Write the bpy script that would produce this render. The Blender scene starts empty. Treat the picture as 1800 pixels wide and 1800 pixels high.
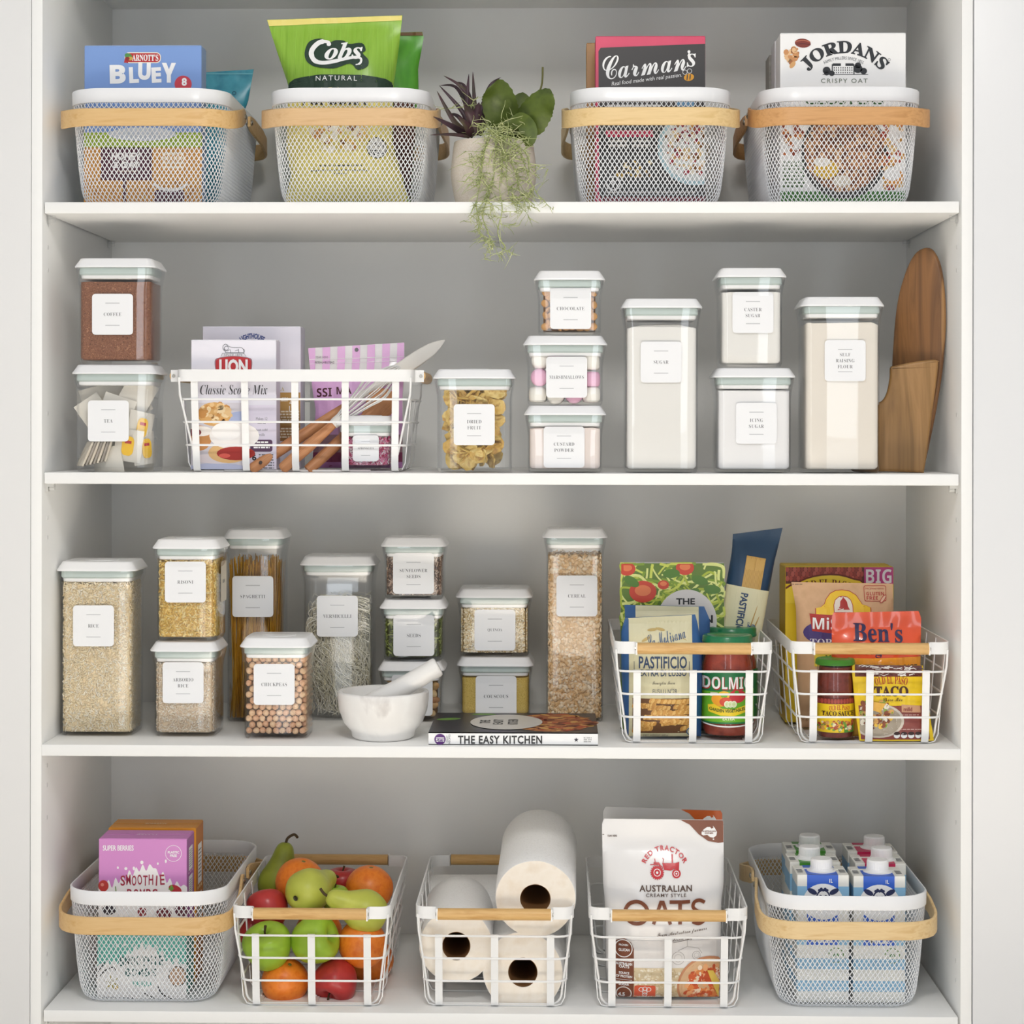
import bpy, bmesh, math, random
import numpy as np
from mathutils import Vector, Matrix, Quaternion, noise
from mathutils.geometry import tessellate_polygon

random.seed(7)
rng = np.random.default_rng(7)
SC = bpy.context.scene
C = SC.collection
PI = math.pi

# ------------------------------------------------------------------ camera
FPX, DIST = 3490.0, 3.0                 # focal length in pixels of the 1800 px frame; lens to shelf fronts
CX, YAW, ROLL, PX, PY = 0.08737, 0.02048, 0.00153, 908.1, 751.26
_r = Vector((math.cos(YAW), math.sin(YAW), 0)); _u = Vector((0, 0, 1)); _f = Vector((-math.sin(YAW), math.cos(YAW), 0))
RIGHT = _r * math.cos(ROLL) + _u * math.sin(ROLL)
UP = _u * math.cos(ROLL) - _r * math.sin(ROLL)
CAM = Vector((CX, -DIST, 0))
cd = bpy.data.cameras.new('camera'); cam = bpy.data.objects.new('camera', cd); C.objects.link(cam)
cam.matrix_world = Matrix(((RIGHT.x, UP.x, -_f.x, CAM.x), (RIGHT.y, UP.y, -_f.y, CAM.y), (RIGHT.z, UP.z, -_f.z, CAM.z), (0, 0, 0, 1)))
cd.sensor_width = 36; cd.lens = FPX / 1800 * 36
cd.shift_x = (900 - PX) / 1800; cd.shift_y = -(900 - PY) / 1800
cd.clip_start = .05
SC.camera = cam

# ------------------------------------------------------------------ light
w = bpy.data.worlds.new('world'); SC.world = w; w.use_nodes = True
bg = w.node_tree.nodes['Background']; bg.inputs[0].default_value = (.985, .99, 1, 1); bg.inputs[1].default_value = .57
def area(name, loc, target, sx, sy, power, col):
    l = bpy.data.lights.new(name, 'AREA'); l.shape = 'RECTANGLE'; l.size = sx; l.size_y = sy; l.energy = power; l.color = col
    o = bpy.data.objects.new(name, l); C.objects.link(o); o.location = loc
    o.rotation_euler = (Vector(target) - Vector(loc)).to_track_quat('-Z', 'Y').to_euler()
    return o
area('ceiling_bounce_light', (.12, -1.95, 1.27), (.1, -1.2, -.6), .45, .32, 17.5, (1, .98, .95))
area('window_light', (-.75, -4.4, -.45), (0, .2, -.3), .42, 1.75, 9, (.86, .93, 1))
area('window_light', (1.15, -4.4, -.45), (0, .2, -.3), .42, 1.75, 9, (.86, .93, 1))
floor_fill = area('added_floor_fill', (.1, -2.5, 1.3), (.1, -2.5, -1), .9, .6, 76, (1, .97, .93)); floor_fill.data.spread = math.radians(60)  # added fill, no real fitting: its floor bounce brightens the shelf undersides
SC.view_settings.view_transform = 'Standard'; SC.view_settings.look = 'None'
SC.view_settings.exposure = -.07; SC.view_settings.gamma = 1; SC.view_settings.use_curve_mapping = False
SC.cycles.max_bounces = 8; SC.cycles.diffuse_bounces = 4; SC.cycles.glossy_bounces = 3
SC.cycles.transparent_max_bounces = 32; SC.cycles.transmission_bounces = 6
SC.cycles.caustics_reflective = False; SC.cycles.caustics_refractive = False

def ray(u, v): return _f * FPX + RIGHT * (u - PX) + UP * (PY - v)
def at(u, v, Y):                        # the world point at depth Y that the photograph shows at (u, v)
    d = ray(u, v); return CAM + d * ((Y + DIST) / d.y)
def fl(u, v, z):                        # ... on the horizontal plane at height z
    d = ray(u, v); return CAM + d * (z / d.z)
def kk(Y): return (Y + DIST) / FPX      # metres per pixel at depth Y

# ------------------------------------------------------------------ materials
def lin(h):
    if isinstance(h, tuple): return h
    h = h.lstrip('#'); o = []
    for i in (0, 2, 4):
        c = int(h[i:i+2], 16) / 255
        o.append(c / 12.92 if c <= .04045 else ((c + .055) / 1.055) ** 2.4)
    return (o[0], o[1], o[2], 1)
_M = {}
def M(col, rough=.5, metal=0, spec=.5, coat=0):
    key = ('m', col, rough, metal, spec, coat)
    if key in _M: return _M[key]
    m = bpy.data.materials.new('paint_' + (col if isinstance(col, str) else 'x').lstrip('#')); m.use_nodes = True
    b = m.node_tree.nodes['Principled BSDF']
    b.inputs['Base Color'].default_value = lin(col); b.inputs['Roughness'].default_value = rough
    b.inputs['Metallic'].default_value = metal; b.inputs['Specular IOR Level'].default_value = spec
    b.inputs['Coat Weight'].default_value = coat
    _M[key] = m; return m
def noisy(name, cols, scale=20, stretch=(1, 1, 1), rough=.5, detail=4, distort=0, bump=0, lo=.3, hi=.7, tex='noise', coat=0, spec=.5):
    key = ('n', name)
    if key in _M: return _M[key]
    m = bpy.data.materials.new(name); m.use_nodes = True; nt = m.node_tree; N = nt.nodes; L = nt.links
    b = N['Principled BSDF']; b.inputs['Roughness'].default_value = rough; b.inputs['Coat Weight'].default_value = coat
    b.inputs['Specular IOR Level'].default_value = spec
    tc = N.new('ShaderNodeTexCoord'); mp = N.new('ShaderNodeMapping'); mp.inputs['Scale'].default_value = stretch
    L.new(tc.outputs['Object'], mp.inputs['Vector'])
    if tex == 'noise':
        t = N.new('ShaderNodeTexNoise'); t.inputs['Scale'].default_value = scale; t.inputs['Detail'].default_value = detail
        t.inputs['Distortion'].default_value = distort; out = t.outputs['Fac']
    else:
        t = N.new('ShaderNodeTexVoronoi'); t.inputs['Scale'].default_value = scale; out = t.outputs['Color' if tex == 'cell' else 'Distance']
    L.new(mp.outputs['Vector'], t.inputs['Vector'])
    r = N.new('ShaderNodeValToRGB'); e = r.color_ramp.elements
    e[0].position = lo; e[1].position = hi; e[0].color = lin(cols[0]); e[1].color = lin(cols[-1])
    for i, c in enumerate(cols[1:-1]):
        n = e.new(lo + (hi - lo) * (i + 1) / (len(cols) - 1)); n.color = lin(c)
    L.new(out, r.inputs['Fac']); L.new(r.outputs['Color'], b.inputs['Base Color'])
    if bump:
        bp = N.new('ShaderNodeBump'); bp.inputs['Strength'].default_value = bump; bp.inputs['Distance'].default_value = .002
        L.new(out, bp.inputs['Height']); L.new(bp.outputs['Normal'], b.inputs['Normal'])
    _M[key] = m; return m
def clear(name, tint=(.994, .995, .995), edge=(.74, .76, .78), gloss=1.0):   # thin clear plastic or glass: looks through, mirrors at grazing angles
    key = ('g', name)
    if key in _M: return _M[key]
    m = bpy.data.materials.new(name); m.use_nodes = True; nt = m.node_tree; N = nt.nodes; L = nt.links
    for n in list(N): N.remove(n)
    out = N.new('ShaderNodeOutputMaterial'); tr = N.new('ShaderNodeBsdfTransparent'); gl = N.new('ShaderNodeBsdfGlossy')
    gl.inputs['Roughness'].default_value = .04; gl.inputs['Color'].default_value = (gloss, gloss, gloss, 1)
    lw = N.new('ShaderNodeLayerWeight'); lw.inputs['Blend'].default_value = .5
    pw = N.new('ShaderNodeMath'); pw.operation = 'POWER'; pw.inputs[1].default_value = 5
    fr = N.new('ShaderNodeMath'); fr.operation = 'MULTIPLY_ADD'; fr.inputs[1].default_value = .75; fr.inputs[2].default_value = .03
    L.new(pw.outputs[0], fr.inputs[0])
    mx = N.new('ShaderNodeMix'); mx.data_type = 'RGBA'; mx.inputs[6].default_value = tint + (1,); mx.inputs[7].default_value = edge + (1,)
    L.new(lw.outputs['Facing'], pw.inputs[0]); L.new(pw.outputs[0], mx.inputs[0]); L.new(mx.outputs[2], tr.inputs['Color'])
    ms = N.new('ShaderNodeMixShader'); L.new(fr.outputs[0], ms.inputs[0]); L.new(tr.outputs[0], ms.inputs[1]); L.new(gl.outputs[0], ms.inputs[2])
    L.new(ms.outputs[0], out.inputs['Surface'])
    _M[key] = m; return m
WHITE = M('#f4f4f4', .45); PLASTIC = M('#f3f3f4', .28); LAM = M('#f6f6f4', .6, 0, .35)
WIRE = M('#f3f3f2', .35); MINT = M('#c3d1cd', .4); STEEL = M('#b9b4aa', .25, 1)
BIRCH = noisy('birch_wood', ['#d3a76a', '#e0bb83', '#d9b076'], 9, (1.2, 14, 14), .45, 5, .6)
BIRCH_D = noisy('birch_wood_warm', ['#c08d56', '#d3a069', '#c6935c'], 9, (1.2, 14, 14), .45, 5, .6)
BAMBOO = noisy('bamboo', ['#cf9f5e', '#e0b676', '#d4a564'], 8, (3, 30, 30), .4, 4, .4)
CLEAR = clear('clear_plastic')
GLASS = clear('clear_glass', (.97, .98, .97), (.5, .55, .5))

# ------------------------------------------------------------------ mesh building
class MB:
    def __init__(s): s.v = []; s.f = []; s.m = []
    def add(s, vs, fs, mi=0):
        b = len(s.v); s.v.extend([tuple(p) for p in vs]); s.f.extend([tuple(i + b for i in f) for f in fs]); s.m.extend([mi] * len(fs)); return s
    def box(s, c, d, mi=0, rot=None):
        x, y, z = d[0] / 2, d[1] / 2, d[2] / 2
        vs = [Vector((a, b, e)) for a in (-x, x) for b in (-y, y) for e in (-z, z)]
        if rot is not None: vs = [rot @ p for p in vs]
        return s.add([p + Vector(c) for p in vs], [(0, 1, 3, 2), (4, 6, 7, 5), (0, 4, 5, 1), (2, 3, 7, 6), (0, 2, 6, 4), (1, 5, 7, 3)], mi)
    def loft(s, rings, cap0=True, cap1=True, mi=0, closed=True):
        n = len(rings[0]); vs = [p for r in rings for p in r]; fs = []
        for j in range(len(rings) - 1):
            for i in range(n if closed else n - 1):
                k = (i + 1) % n; fs.append((j*n+i, j*n+k, (j+1)*n+k, (j+1)*n+i))
        if cap0: fs.append(tuple(reversed(range(n))))
        if cap1: fs.append(tuple(range((len(rings)-1)*n, len(rings)*n)))
        return s.add(vs, fs, mi)
    def lathe(s, prof, n=32, c=(0, 0, 0), mi=0, cap0=True, cap1=True):
        return s.loft([[(c[0]+r*math.cos(2*PI*i/n), c[1]+r*math.sin(2*PI*i/n), c[2]+z) for i in range(n)] for r, z in prof], cap0, cap1, mi)
    def sweep(s, path, prof, up=(0, 0, 1), closed=False, mi=0, caps=True, scale=None):   # prof: points (side, up)
        P = [Vector(p) for p in path]; n = len(P); rings = []; U = Vector(up)
        for i in range(n):
            a = P[(i-1) % n] if (closed or i) else P[i]; b = P[(i+1) % n] if (closed or i < n-1) else P[i]
            t = (b - a).normalized(); sd = t.cross(U)
            if sd.length < 1e-6: sd = t.cross(Vector((0, 1, 0)))
            sd.normalize(); uu = sd.cross(t); k = scale[i] if scale else 1
            rings.append([P[i] + sd * (x*k) + uu * (y*k) for x, y in prof])
        if closed: rings.append(rings[0])
        return s.loft(rings, caps and not closed, caps and not closed, mi)
    def tube(s, path, r, n=8, closed=False, mi=0, scale=None):
        P = [Vector(p) for p in path]; m = len(P); rings = []; U = None
        for i in range(m):
            a = P[(i-1) % m] if (closed or i) else P[i]; b = P[(i+1) % m] if (closed or i < m-1) else P[i]
            t = (b - a).normalized()
            if U is None: U = t.orthogonal().normalized()
            U = (U - t * U.dot(t)).normalized(); V = t.cross(U); k = r * (scale[i] if scale else 1)
            rings.append([P[i] + U * (k*math.cos(2*PI*j/n)) + V * (k*math.sin(2*PI*j/n)) for j in range(n)])
        if closed: rings.append(rings[0])
        return s.loft(rings, not closed, not closed, mi)
    def prism(s, pts, y0, y1, mi=0):          # polygon (x, z) extruded along y
        n = len(pts); vs = [(x, y0, z) for x, z in pts] + [(x, y1, z) for x, z in pts]
        t = tessellate_polygon([[Vector((x, z, 0)) for x, z in pts]])
        fs = [(i, (i+1) % n, n+(i+1) % n, n+i) for i in range(n)] + [tuple(q) for q in t] + [tuple(n+k for k in reversed(q)) for q in t]
        return s.add(vs, fs, mi)
    def mesh(s, name, mats, smooth=40, bevel=0, seg=2):
        me = bpy.data.meshes.new(name); me.from_pydata(s.v, [], s.f)
        for m in (mats if isinstance(mats, (list, tuple)) else [mats]): me.materials.append(m)
        if len(set(s.m)) > 1: me.polygons.foreach_set('material_index', s.m)
        bm = bmesh.new(); bm.from_mesh(me)
        if len(s.v) < 60000: bmesh.ops.recalc_face_normals(bm, faces=bm.faces)
        if bevel: bmesh.ops.bevel(bm, geom=[e for e in bm.edges if len(e.link_faces) == 2 and e.calc_face_angle(0) > .6], offset=bevel, segments=seg, affect='EDGES', profile=.5)
        if smooth:
            a = math.radians(smooth)
            for f in bm.faces: f.smooth = True
            for e in bm.edges:
                if len(e.link_faces) == 2 and e.calc_face_angle(0) > a: e.smooth = False
        bm.to_mesh(me); bm.free(); return me
    def build(s, name, mats, parent=None, **k): return put(name, s.mesh(name, mats, **k), parent)
def put(name, me, parent=None, loc=None):
    o = bpy.data.objects.new(name, me); C.objects.link(o)
    if parent: o.parent = parent
    if loc is not None: o.location = loc
    return o
def tag(o, label, cat, group=None):
    o['label'] = label; o['category'] = cat
    if group: o['group'] = group
    return o
def thing(name, label, cat, loc=(0, 0, 0), rz=0, group=None):
    o = bpy.data.objects.new(name, None); C.objects.link(o); o.location = loc; o.rotation_euler = (0, 0, rz); o.empty_display_size = .02
    return tag(o, label, cat, group)
def np_mesh(name, V, F, mats, mi=None, smooth=False):
    me = bpy.data.meshes.new(name); V = np.asarray(V, np.float32); F = np.asarray(F, np.int32); k = F.shape[1]
    me.vertices.add(len(V)); me.vertices.foreach_set('co', V.ravel())
    me.loops.add(F.size); me.loops.foreach_set('vertex_index', F.ravel())
    me.polygons.add(len(F)); me.polygons.foreach_set('loop_start', np.arange(len(F), dtype=np.int32) * k)
    for m in mats: me.materials.append(m)
    if mi is not None: me.polygons.foreach_set('material_index', np.asarray(mi, np.int32))
    if smooth: me.polygons.foreach_set('use_smooth', np.ones(len(F), bool))
    me.update(calc_edges=True); me.validate(); return me
def rr(w, d, r, z, n=5, bulge=0, c=(0, 0)):        # ring of a rounded rectangle, its sides bulging slightly
    r = min(r, w/2-1e-5, d/2-1e-5); o = []
    for q, (sx, sy) in enumerate(((1, 1), (-1, 1), (-1, -1), (1, -1))):
        for i in range(n+1):
            a = q*PI/2 + i*PI/2/n
            o.append((c[0]+sx*(w/2-r)+r*math.cos(a), c[1]+sy*(d/2-r)+r*math.sin(a), z))
        if bulge:
            for t in (.25, .5, .75):
                g = bulge*math.sin(t*PI)
                if q == 0: o.append((c[0]+(w/2-r)*(1-2*t), c[1]+d/2+g, z))
                if q == 1: o.append((c[0]-w/2-g, c[1]+(d/2-r)*(1-2*t), z))
                if q == 2: o.append((c[0]-(w/2-r)*(1-2*t), c[1]-d/2-g, z))
                if q == 3: o.append((c[0]+w/2+g, c[1]-(d/2-r)*(1-2*t), z))
    return o
def rect_prof(a, b, r=0): return [(-a/2, -b/2), (a/2, -b/2), (a/2, b/2), (-a/2, b/2)]
def circ(r, n=12): return [(r*math.cos(2*PI*i/n), r*math.sin(2*PI*i/n)) for i in range(n)]
def smooth_path(pts, n=6, closed=False):            # Catmull-Rom through points of any dimension
    P = [Vector(p) for p in pts]; m = len(P); o = []
    for i in range(m if closed else m-1):
        g = lambda j: P[j % m] if closed else P[max(0, min(m-1, j))]
        a, b, c, d = g(i-1), g(i), g(i+1), g(i+2)
        for k in range(n):
            t = k/n; o.append(.5*((2*b)+(c-a)*t+(2*a-5*b+4*c-d)*t*t+(3*b-a-3*c+d)*t*t*t))
    if not closed: o.append(P[-1])
    return o

# ------------------------------------------------------------------ lettering and flat print
STY = {'R': None, 'B': 0x1D400, 'I': 0x1D434, 'BI': 0x1D468, 'S': 0x1D4D0, 'XB': 0x1D5D4}
DIG = {'B': 0x1D7CE, 'XB': 0x1D7EC}
def styled(s, st):
    b = STY[st]
    if b is None: return s
    o = ''
    for c in s:
        if st == 'I' and c == 'h': o += '\u210e'
        elif 'A' <= c <= 'Z': o += chr(b + ord(c) - 65)
        elif 'a' <= c <= 'z': o += chr(b + 26 + ord(c) - 97)
        elif '0' <= c <= '9' and st in DIG: o += chr(DIG[st] + ord(c) - 48)
        else: o += c
    return o
_T = {}
def glyphs(s, st, off=0, space=1.0):
    if st in ('N', 'NI'): st = 'R'
    if st in ('NB', 'NBI'): st, off = 'R', min(.042, off+.035)
    key = (s, st, off, space)
    if key not in _T:
        if 'obj' not in _T:
            c = bpy.data.curves.new('letters', 'FONT'); _T['obj'] = bpy.data.objects.new('letters', c)
        o = _T['obj']; c = o.data; c.body = styled(s, st); c.size = 1; c.offset = off; c.resolution_u = 3; c.space_character = space
        c.fill_mode = 'FRONT'
        me = o.to_mesh()
        V = np.array([v.co[:2] for v in me.vertices]) if me.vertices else np.zeros((0, 2)); F = [tuple(p.vertices) for p in me.polygons]
        o.to_mesh_clear()
        _T[key] = (V, F)
    return _T[key]
class Art:                                          # flat print drawn in photograph pixels, laid on a surface by build()
    def __init__(s): s.it = []
    def poly(s, pts, m, L=0):
        pts = [tuple(p[:2]) for p in pts]
        t = tessellate_polygon([[Vector((p[0], p[1], 0)) for p in pts]]); s.it.append((pts, [tuple(x) for x in t], m, L)); return s
    def rect(s, u0, v0, u1, v1, m, L=0): return s.poly([(u0, v0), (u1, v0), (u1, v1), (u0, v1)], m, L)
    def rrect(s, u0, v0, u1, v1, r, m, L=0, rot=0):
        p = rr(u1-u0, v1-v0, r, 0, 4); c, sn = math.cos(rot), math.sin(rot); uc, vc = (u0+u1)/2, (v0+v1)/2
        return s.poly([(uc+x*c-y*sn, vc+x*sn+y*c) for x, y, _ in p], m, L)
    def ell(s, uc, vc, ru, rv, m, L=0, n=20, rot=0, a0=0, a1=2*PI):
        c, sn = math.cos(rot), math.sin(rot); P = []
        for i in range(n):
            a = a0+(a1-a0)*i/(n if a1-a0 > 6.28 else n-1); x, y = ru*math.cos(a), rv*math.sin(a); P.append((uc+x*c-y*sn, vc+x*sn+y*c))
        return s.poly(P, m, L)
    def line(s, pts, wd, m, L=0, closed=False, sm=0):
        P = [Vector(p[:2]) for p in (smooth_path([(p[0], p[1], 0) for p in pts], sm, closed) if sm else pts)]
        n = len(P); V = []; W = wd if isinstance(wd, (list, tuple)) else None
        for i in range(n):
            a = P[(i-1) % n] if (closed or i) else P[i]; b = P[(i+1) % n] if (closed or i < n-1) else P[i]
            t = (b-a); t = t.normalized() if t.length > 1e-9 else Vector((1, 0)); q = Vector((-t.y, t.x))
            h = .5*(wd if W is None else W[0] + (W[1]-W[0])*i/(n-1) if len(W) == 2 else W[min(len(W)-1, int(i/(n-1)*(len(W)-1)+.5))])
            V += [tuple(P[i]+q*h), tuple(P[i]-q*h)]
        F = [(2*i, 2*i+2, 2*i+3, 2*i+1) for i in range(n-1)]
        if closed: F.append((2*n-2, 0, 1, 2*n-1))
        s.it.append((V, F, m, L)); return s
    def ring(s, uc, vc, r, wd, m, L=0, n=24): return s.line([(uc+r*math.cos(2*PI*i/n), vc+r*math.sin(2*PI*i/n)) for i in range(n)], wd, m, L, True)
    def text(s, t, uc, vc, wd, m, st='R', h=None, L=2, rot=0, shear=0, off=0, arc=None, space=1.0):   # centred; wd, h: size of the inked box; arc: baseline radius
        V, F = glyphs(t, st, off, space)
        if st in ('NI', 'NBI'): shear += .22
        if not len(V): return s
        lo, hi = V.min(0), V.max(0); sz = hi-lo; V = (V-(lo+hi)/2)
        if wd is None: kx = ky = h/sz[1]
        elif h is None: kx = ky = wd/sz[0]
        else: kx, ky = wd/sz[0], h/sz[1]
        X = V[:, 0]*kx + V[:, 1]*ky*shear; Y = V[:, 1]*ky
        if arc:
            A = X/arc; P = [(uc+(arc+y)*math.sin(a), vc+arc-(arc+y)*math.cos(a)) for a, y in zip(A, Y)]
        else: P = list(zip(uc+X, vc-Y))
        if rot:
            c, sn = math.cos(rot), math.sin(rot); P = [(uc+(x-uc)*c-(y-vc)*sn, vc+(x-uc)*sn+(y-vc)*c) for x, y in P]
        s.it.append((P, F, m, L)); return s
    def bars(s, u0, v0, u1, v1, rows, m, L=2, fill=.55, seed=1):       # lines of print too small to read
        R = random.Random(seed); dv = (v1-v0)/rows
        for i in range(rows):
            x = u0
            while x < u1-1:
                l = R.uniform(2.5, 8); s.rect(x, v0+dv*i, min(u1, x+l), v0+dv*(i+fill), m, L); x += l+R.uniform(1, 1.8)
        return s
    def scatter(s, n, ms, r0, r1, inside, box, L=1, asp=(.5, 1), seed=3, sides=7):   # printed food: many small shapes
        R = random.Random(seed); k = 0; tries = 0
        while k < n and tries < n*30:
            tries += 1; u = R.uniform(box[0], box[2]); v = R.uniform(box[1], box[3])
            if inside and not inside(u, v): continue
            r = R.uniform(r0, r1); s.ell(u, v, r, r*R.uniform(*asp), R.choice(ms), L + (k % 12)*.06, sides, R.uniform(0, PI)); k += 1
        return s
    def build(s, name, parent, mapf, maxlen=0, step=.00014, kind=None):
        mats = []; V = []; F = []; MI = []
        for P, fs, m, L in sorted(s.it, key=lambda x: x[3]):
            if m not in mats: mats.append(m)
            mi = mats.index(m); b = len(V); V += [(p[0], p[1], L) for p in P]
            for f in fs: F.append(tuple(i+b for i in f)); MI.append(mi)
        me = bpy.data.meshes.new(name); me.from_pydata(V, [], F)
        for m in mats: me.materials.append(m)
        me.polygons.foreach_set('material_index', MI)
        if maxlen:
            bm = bmesh.new(); bm.from_mesh(me); bmesh.ops.triangulate(bm, faces=bm.faces)
            for _ in range(6):
                es = [e for e in bm.edges if (e.verts[0].co-e.verts[1].co).length > maxlen]
                if not es: break
                bmesh.ops.subdivide_edges(bm, edges=es, cuts=1); bmesh.ops.triangulate(bm, faces=bm.faces)
            bm.to_mesh(me); bm.free()
        for v in me.vertices: v.co = mapf(v.co.x, v.co.y, step*(1.5+v.co.z))
        me.update(); return put(name, me, parent)
# ------------------------------------------------------------------ setting
ZS = [.34109, -.06954, -.48287, -.88654]; TH = .0172; HW = .695; DEP = .4728; ZTOP = .7333; ZFLOOR = -1.36
def struct(name, mb, m, **k): o = mb.build(name, m, None, **k); o['kind'] = 'structure'; return o
struct('wall_left', MB().box((-1.72, .25, .2), (2*(1.72-.7125), .5, 3.2)), M('#e2e2e2', .5), bevel=.0012)
struct('wall_right', MB().box((1.72, .25, .2), (2*(1.72-.7135), .5, 3.2)), M('#e3e4e6', .3), bevel=.0012)
struct('wall_back', MB().box((0, .25, 1.28), (1.42, .5, 1.04)), M('#e3e4e6', .5))
struct('floor', MB().box((0, -2.2, ZFLOOR-.02), (7, 5.6, .04)), noisy('pale_floor', ['#dcd4c8', '#e6dfd4', '#e0d9cd'], 6, (1, 8, 1), .5))
cab = thing('pantry_cabinet', 'white laminate built-in pantry cabinet carcass around all the shelves', 'cabinet', (0, 0, ZFLOOR))
def cpart(name, c, d, **k):
    mb = MB().box((c[0], c[1], c[2]-ZFLOOR), d); return mb.build(name, LAM, cab, **k)
for s in (-1, 1): cpart('side_panel', (s*(HW+.0083), (DEP-.0005)/2, (ZTOP+.02+ZFLOOR)/2), (.0166, DEP+.0005, ZTOP+.02-ZFLOOR), bevel=.0008)
cpart('back_panel', (0, DEP+.005, (ZTOP+ZFLOOR)/2), (2*HW+.03, .01, ZTOP-ZFLOOR))
cpart('top_panel', (0, DEP/2, ZTOP+.009), (2*HW, DEP, .018))
for i, z in enumerate(ZS):
    hw = HW-.0001 if i == 2 else HW-.0036
    o = MB().box((0, (DEP-.002)/2, -TH/2), (2*hw, DEP-.002, TH)).build('shelf', LAM, None, bevel=.0008)
    o.location = (0, .0006 if i != 2 else 0, z)
    tag(o, ['uppermost white shelf board, carrying mesh baskets and the potted plant', 'second white shelf board from the top, carrying coffee, tea and sugar canisters',
            'third white shelf board from the top, carrying canisters, mortar and the cookbook', 'lowest white shelf board, carrying the fruit and paper towel baskets'][i], 'shelf', 'white pantry shelf boards')
    if i != 2:
        for s in (-1, 1):
            for y in (.03, DEP-.035):
                mb = MB().box((s*(HW-.006), y, z-TH-.0028-ZFLOOR), (.012, .012, .005)); mb.box((s*(HW-.0015), y, z-TH-.0065-ZFLOOR), (.003, .011, .012))
                mb.tube([(s*(HW-.004), y, z-TH-.0075-ZFLOOR), (s*(HW-.012), y, z-TH-.0075-ZFLOOR)], .003, 8)
                mb.build('shelf_pin', CLEAR if i == 0 else M('#d9d9d6', .4), cab)
mb = MB().tube([(-.018, DEP-.006, ZS[0]-TH-.006-ZFLOOR), (-.018, DEP+.001, ZS[0]-TH-.006-ZFLOOR)], .0045, 12)
mb.build('shelf_pin', M('#d9d9d6', .3), cab)
for s in (-1, 1):                                   # capped pin holes down the side panels
    for z in (.24, .275, .31, -.14, -.17, -.52, -.55, -.60, .02, -.81, -.84):
        for y in (.033,):
            mb = MB().tube([(s*HW, y, z-ZFLOOR), (s*(HW-.0006), y, z-ZFLOOR)], .0035, 10); mb.build('hole_cap', M('#e4e4e2', .5), cab)

# ------------------------------------------------------------------ canisters
LIDTOP = {}
INK = M('#55565a', .6); RULE = M('#a9aaae', .6)
def sticker(par, mapf, uc, vc, lines, px=72, front=True, name='label_sticker'):
    a = Art().rrect(uc-px/2, vc-px/2, uc+px/2, vc+px/2, 6, M('#eff0f2', .55), 0)
    st = a.build(name, par, mapf, 14)
    t = Art(); k = px/72; n = len(lines)
    y1 = 19.5
    for s in (-1, 1): t.rect(uc-12.5*k, vc+(s*y1-.45)*k, uc+12.5*k, vc+(s*y1+.45)*k, RULE, 1.5)
    for i, l in enumerate(lines):
        V, _ = glyphs(l, 'B', -.014, 1.1); sz = V.max(0)-V.min(0); wd = min(5.0*k*sz[0]/sz[1], px*.84)
        t.text(l, uc, vc+(i-(n-1)/2)*10.6*k, wd, INK, 'B', h=5.9*k, L=1.6, off=-.014, space=1.1)
    t.build('lettering', st, mapf, 10)
    return st
def canister(what, uL, uR, vtop, vbase, z, lines, lab, fill=None, Y=None, d=.094, group='clear canisters with white lids', rz=0, cat='canister', px=72):
    """uL..uR: body width at its front face, vtop: front edge of the lid top, vbase: foot; all in photograph pixels."""
    um = (uL+uR)/2
    if Y is None: Y = fl(um, vbase, z).y
    k = kk(Y); W = (uR-uL)*k; x = at(um, 800, Y).x; H = at(um, vtop, Y+.004).z - z
    o = thing('storage_canister', what, cat, (x, Y+d/2, z), rz, group)
    B = .0007
    R = lambda w, dd, r, zz, b=B: rr(w, dd, r, zz, 4, b)
    mb = MB()
    prof = [(-.012, 0), (-.004, .0012), (0, .007), (0, H-.047), (.003, H-.034), (.0075, H-.022), (.0085, H-.0148)]
    outer = [R(W+a, d+a, .011, zz) for a, zz in prof]
    t = .0034
    inner = [R(W+a-t, d+a-t, .009, zz) for a, zz in reversed(prof[2:])] + [R(W-.014, d-.014, .008, .0062, .0002)]
    mb.loft(outer + inner, True, True)
    mb.build('clear_body', CLEAR, o)
    lid = MB().loft([R(W+.0125, d+.0125, .014, H-.0145), R(W+.013, d+.013, .014, H-.0128), R(W+.0115, d+.0115, .014, H-.0115), R(W+.0005, d+.0005, .012, H-.003), R(W-.0025, d-.0025, .011, H-.0006), R(W-.006, d-.006, .010, H)])
    lo = lid.build('lid', PLASTIC, o, smooth=50)
    rb = min(W, d)*.27
    MB().lathe([(rb+.0012, 0), (rb+.0012, .0008), (rb, .0012), (.001, .0016)], 28, (0, 0, H)).build('lid_button', M('#ededed', .3), lo)
    MB().loft([R(W-.001, d-.001, .010, H-.0148), R(W, d, .010, H-.018), R(W, d, .010, H-.024), R(W-.004, d-.004, .010, H-.0262)]).build('seal_ring', MINT, lo)
    MB().loft([R(W-.005, d-.005, .009, H-.0262), R(W-.006, d-.006, .009, H-.0305), R(W-.009, d-.009, .009, H-.0318)]).build('lid_insert', WHITE, lo)
    org = Vector(o.location)
    def mapf(u, v, off):
        p = at(u, v, Y) - org; tt = max(-1, min(1, p.x/(W/2)))
        return Vector((p.x, -d/2 - B*math.cos(tt*PI/2) - .0002 - off, p.z))
    if lines: sticker(o, mapf, lab[0], lab[1], lines, px)
    LIDTOP[lines[0] if lines else what] = (z+H+.0004, Y)
    if fill:
        zf = at(um, fill[0], Y+.004).z - z
        fill[1](o, W-.0048, d-.0048, .0066, min(zf, H-.034), *fill[2:])
    return o

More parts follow.
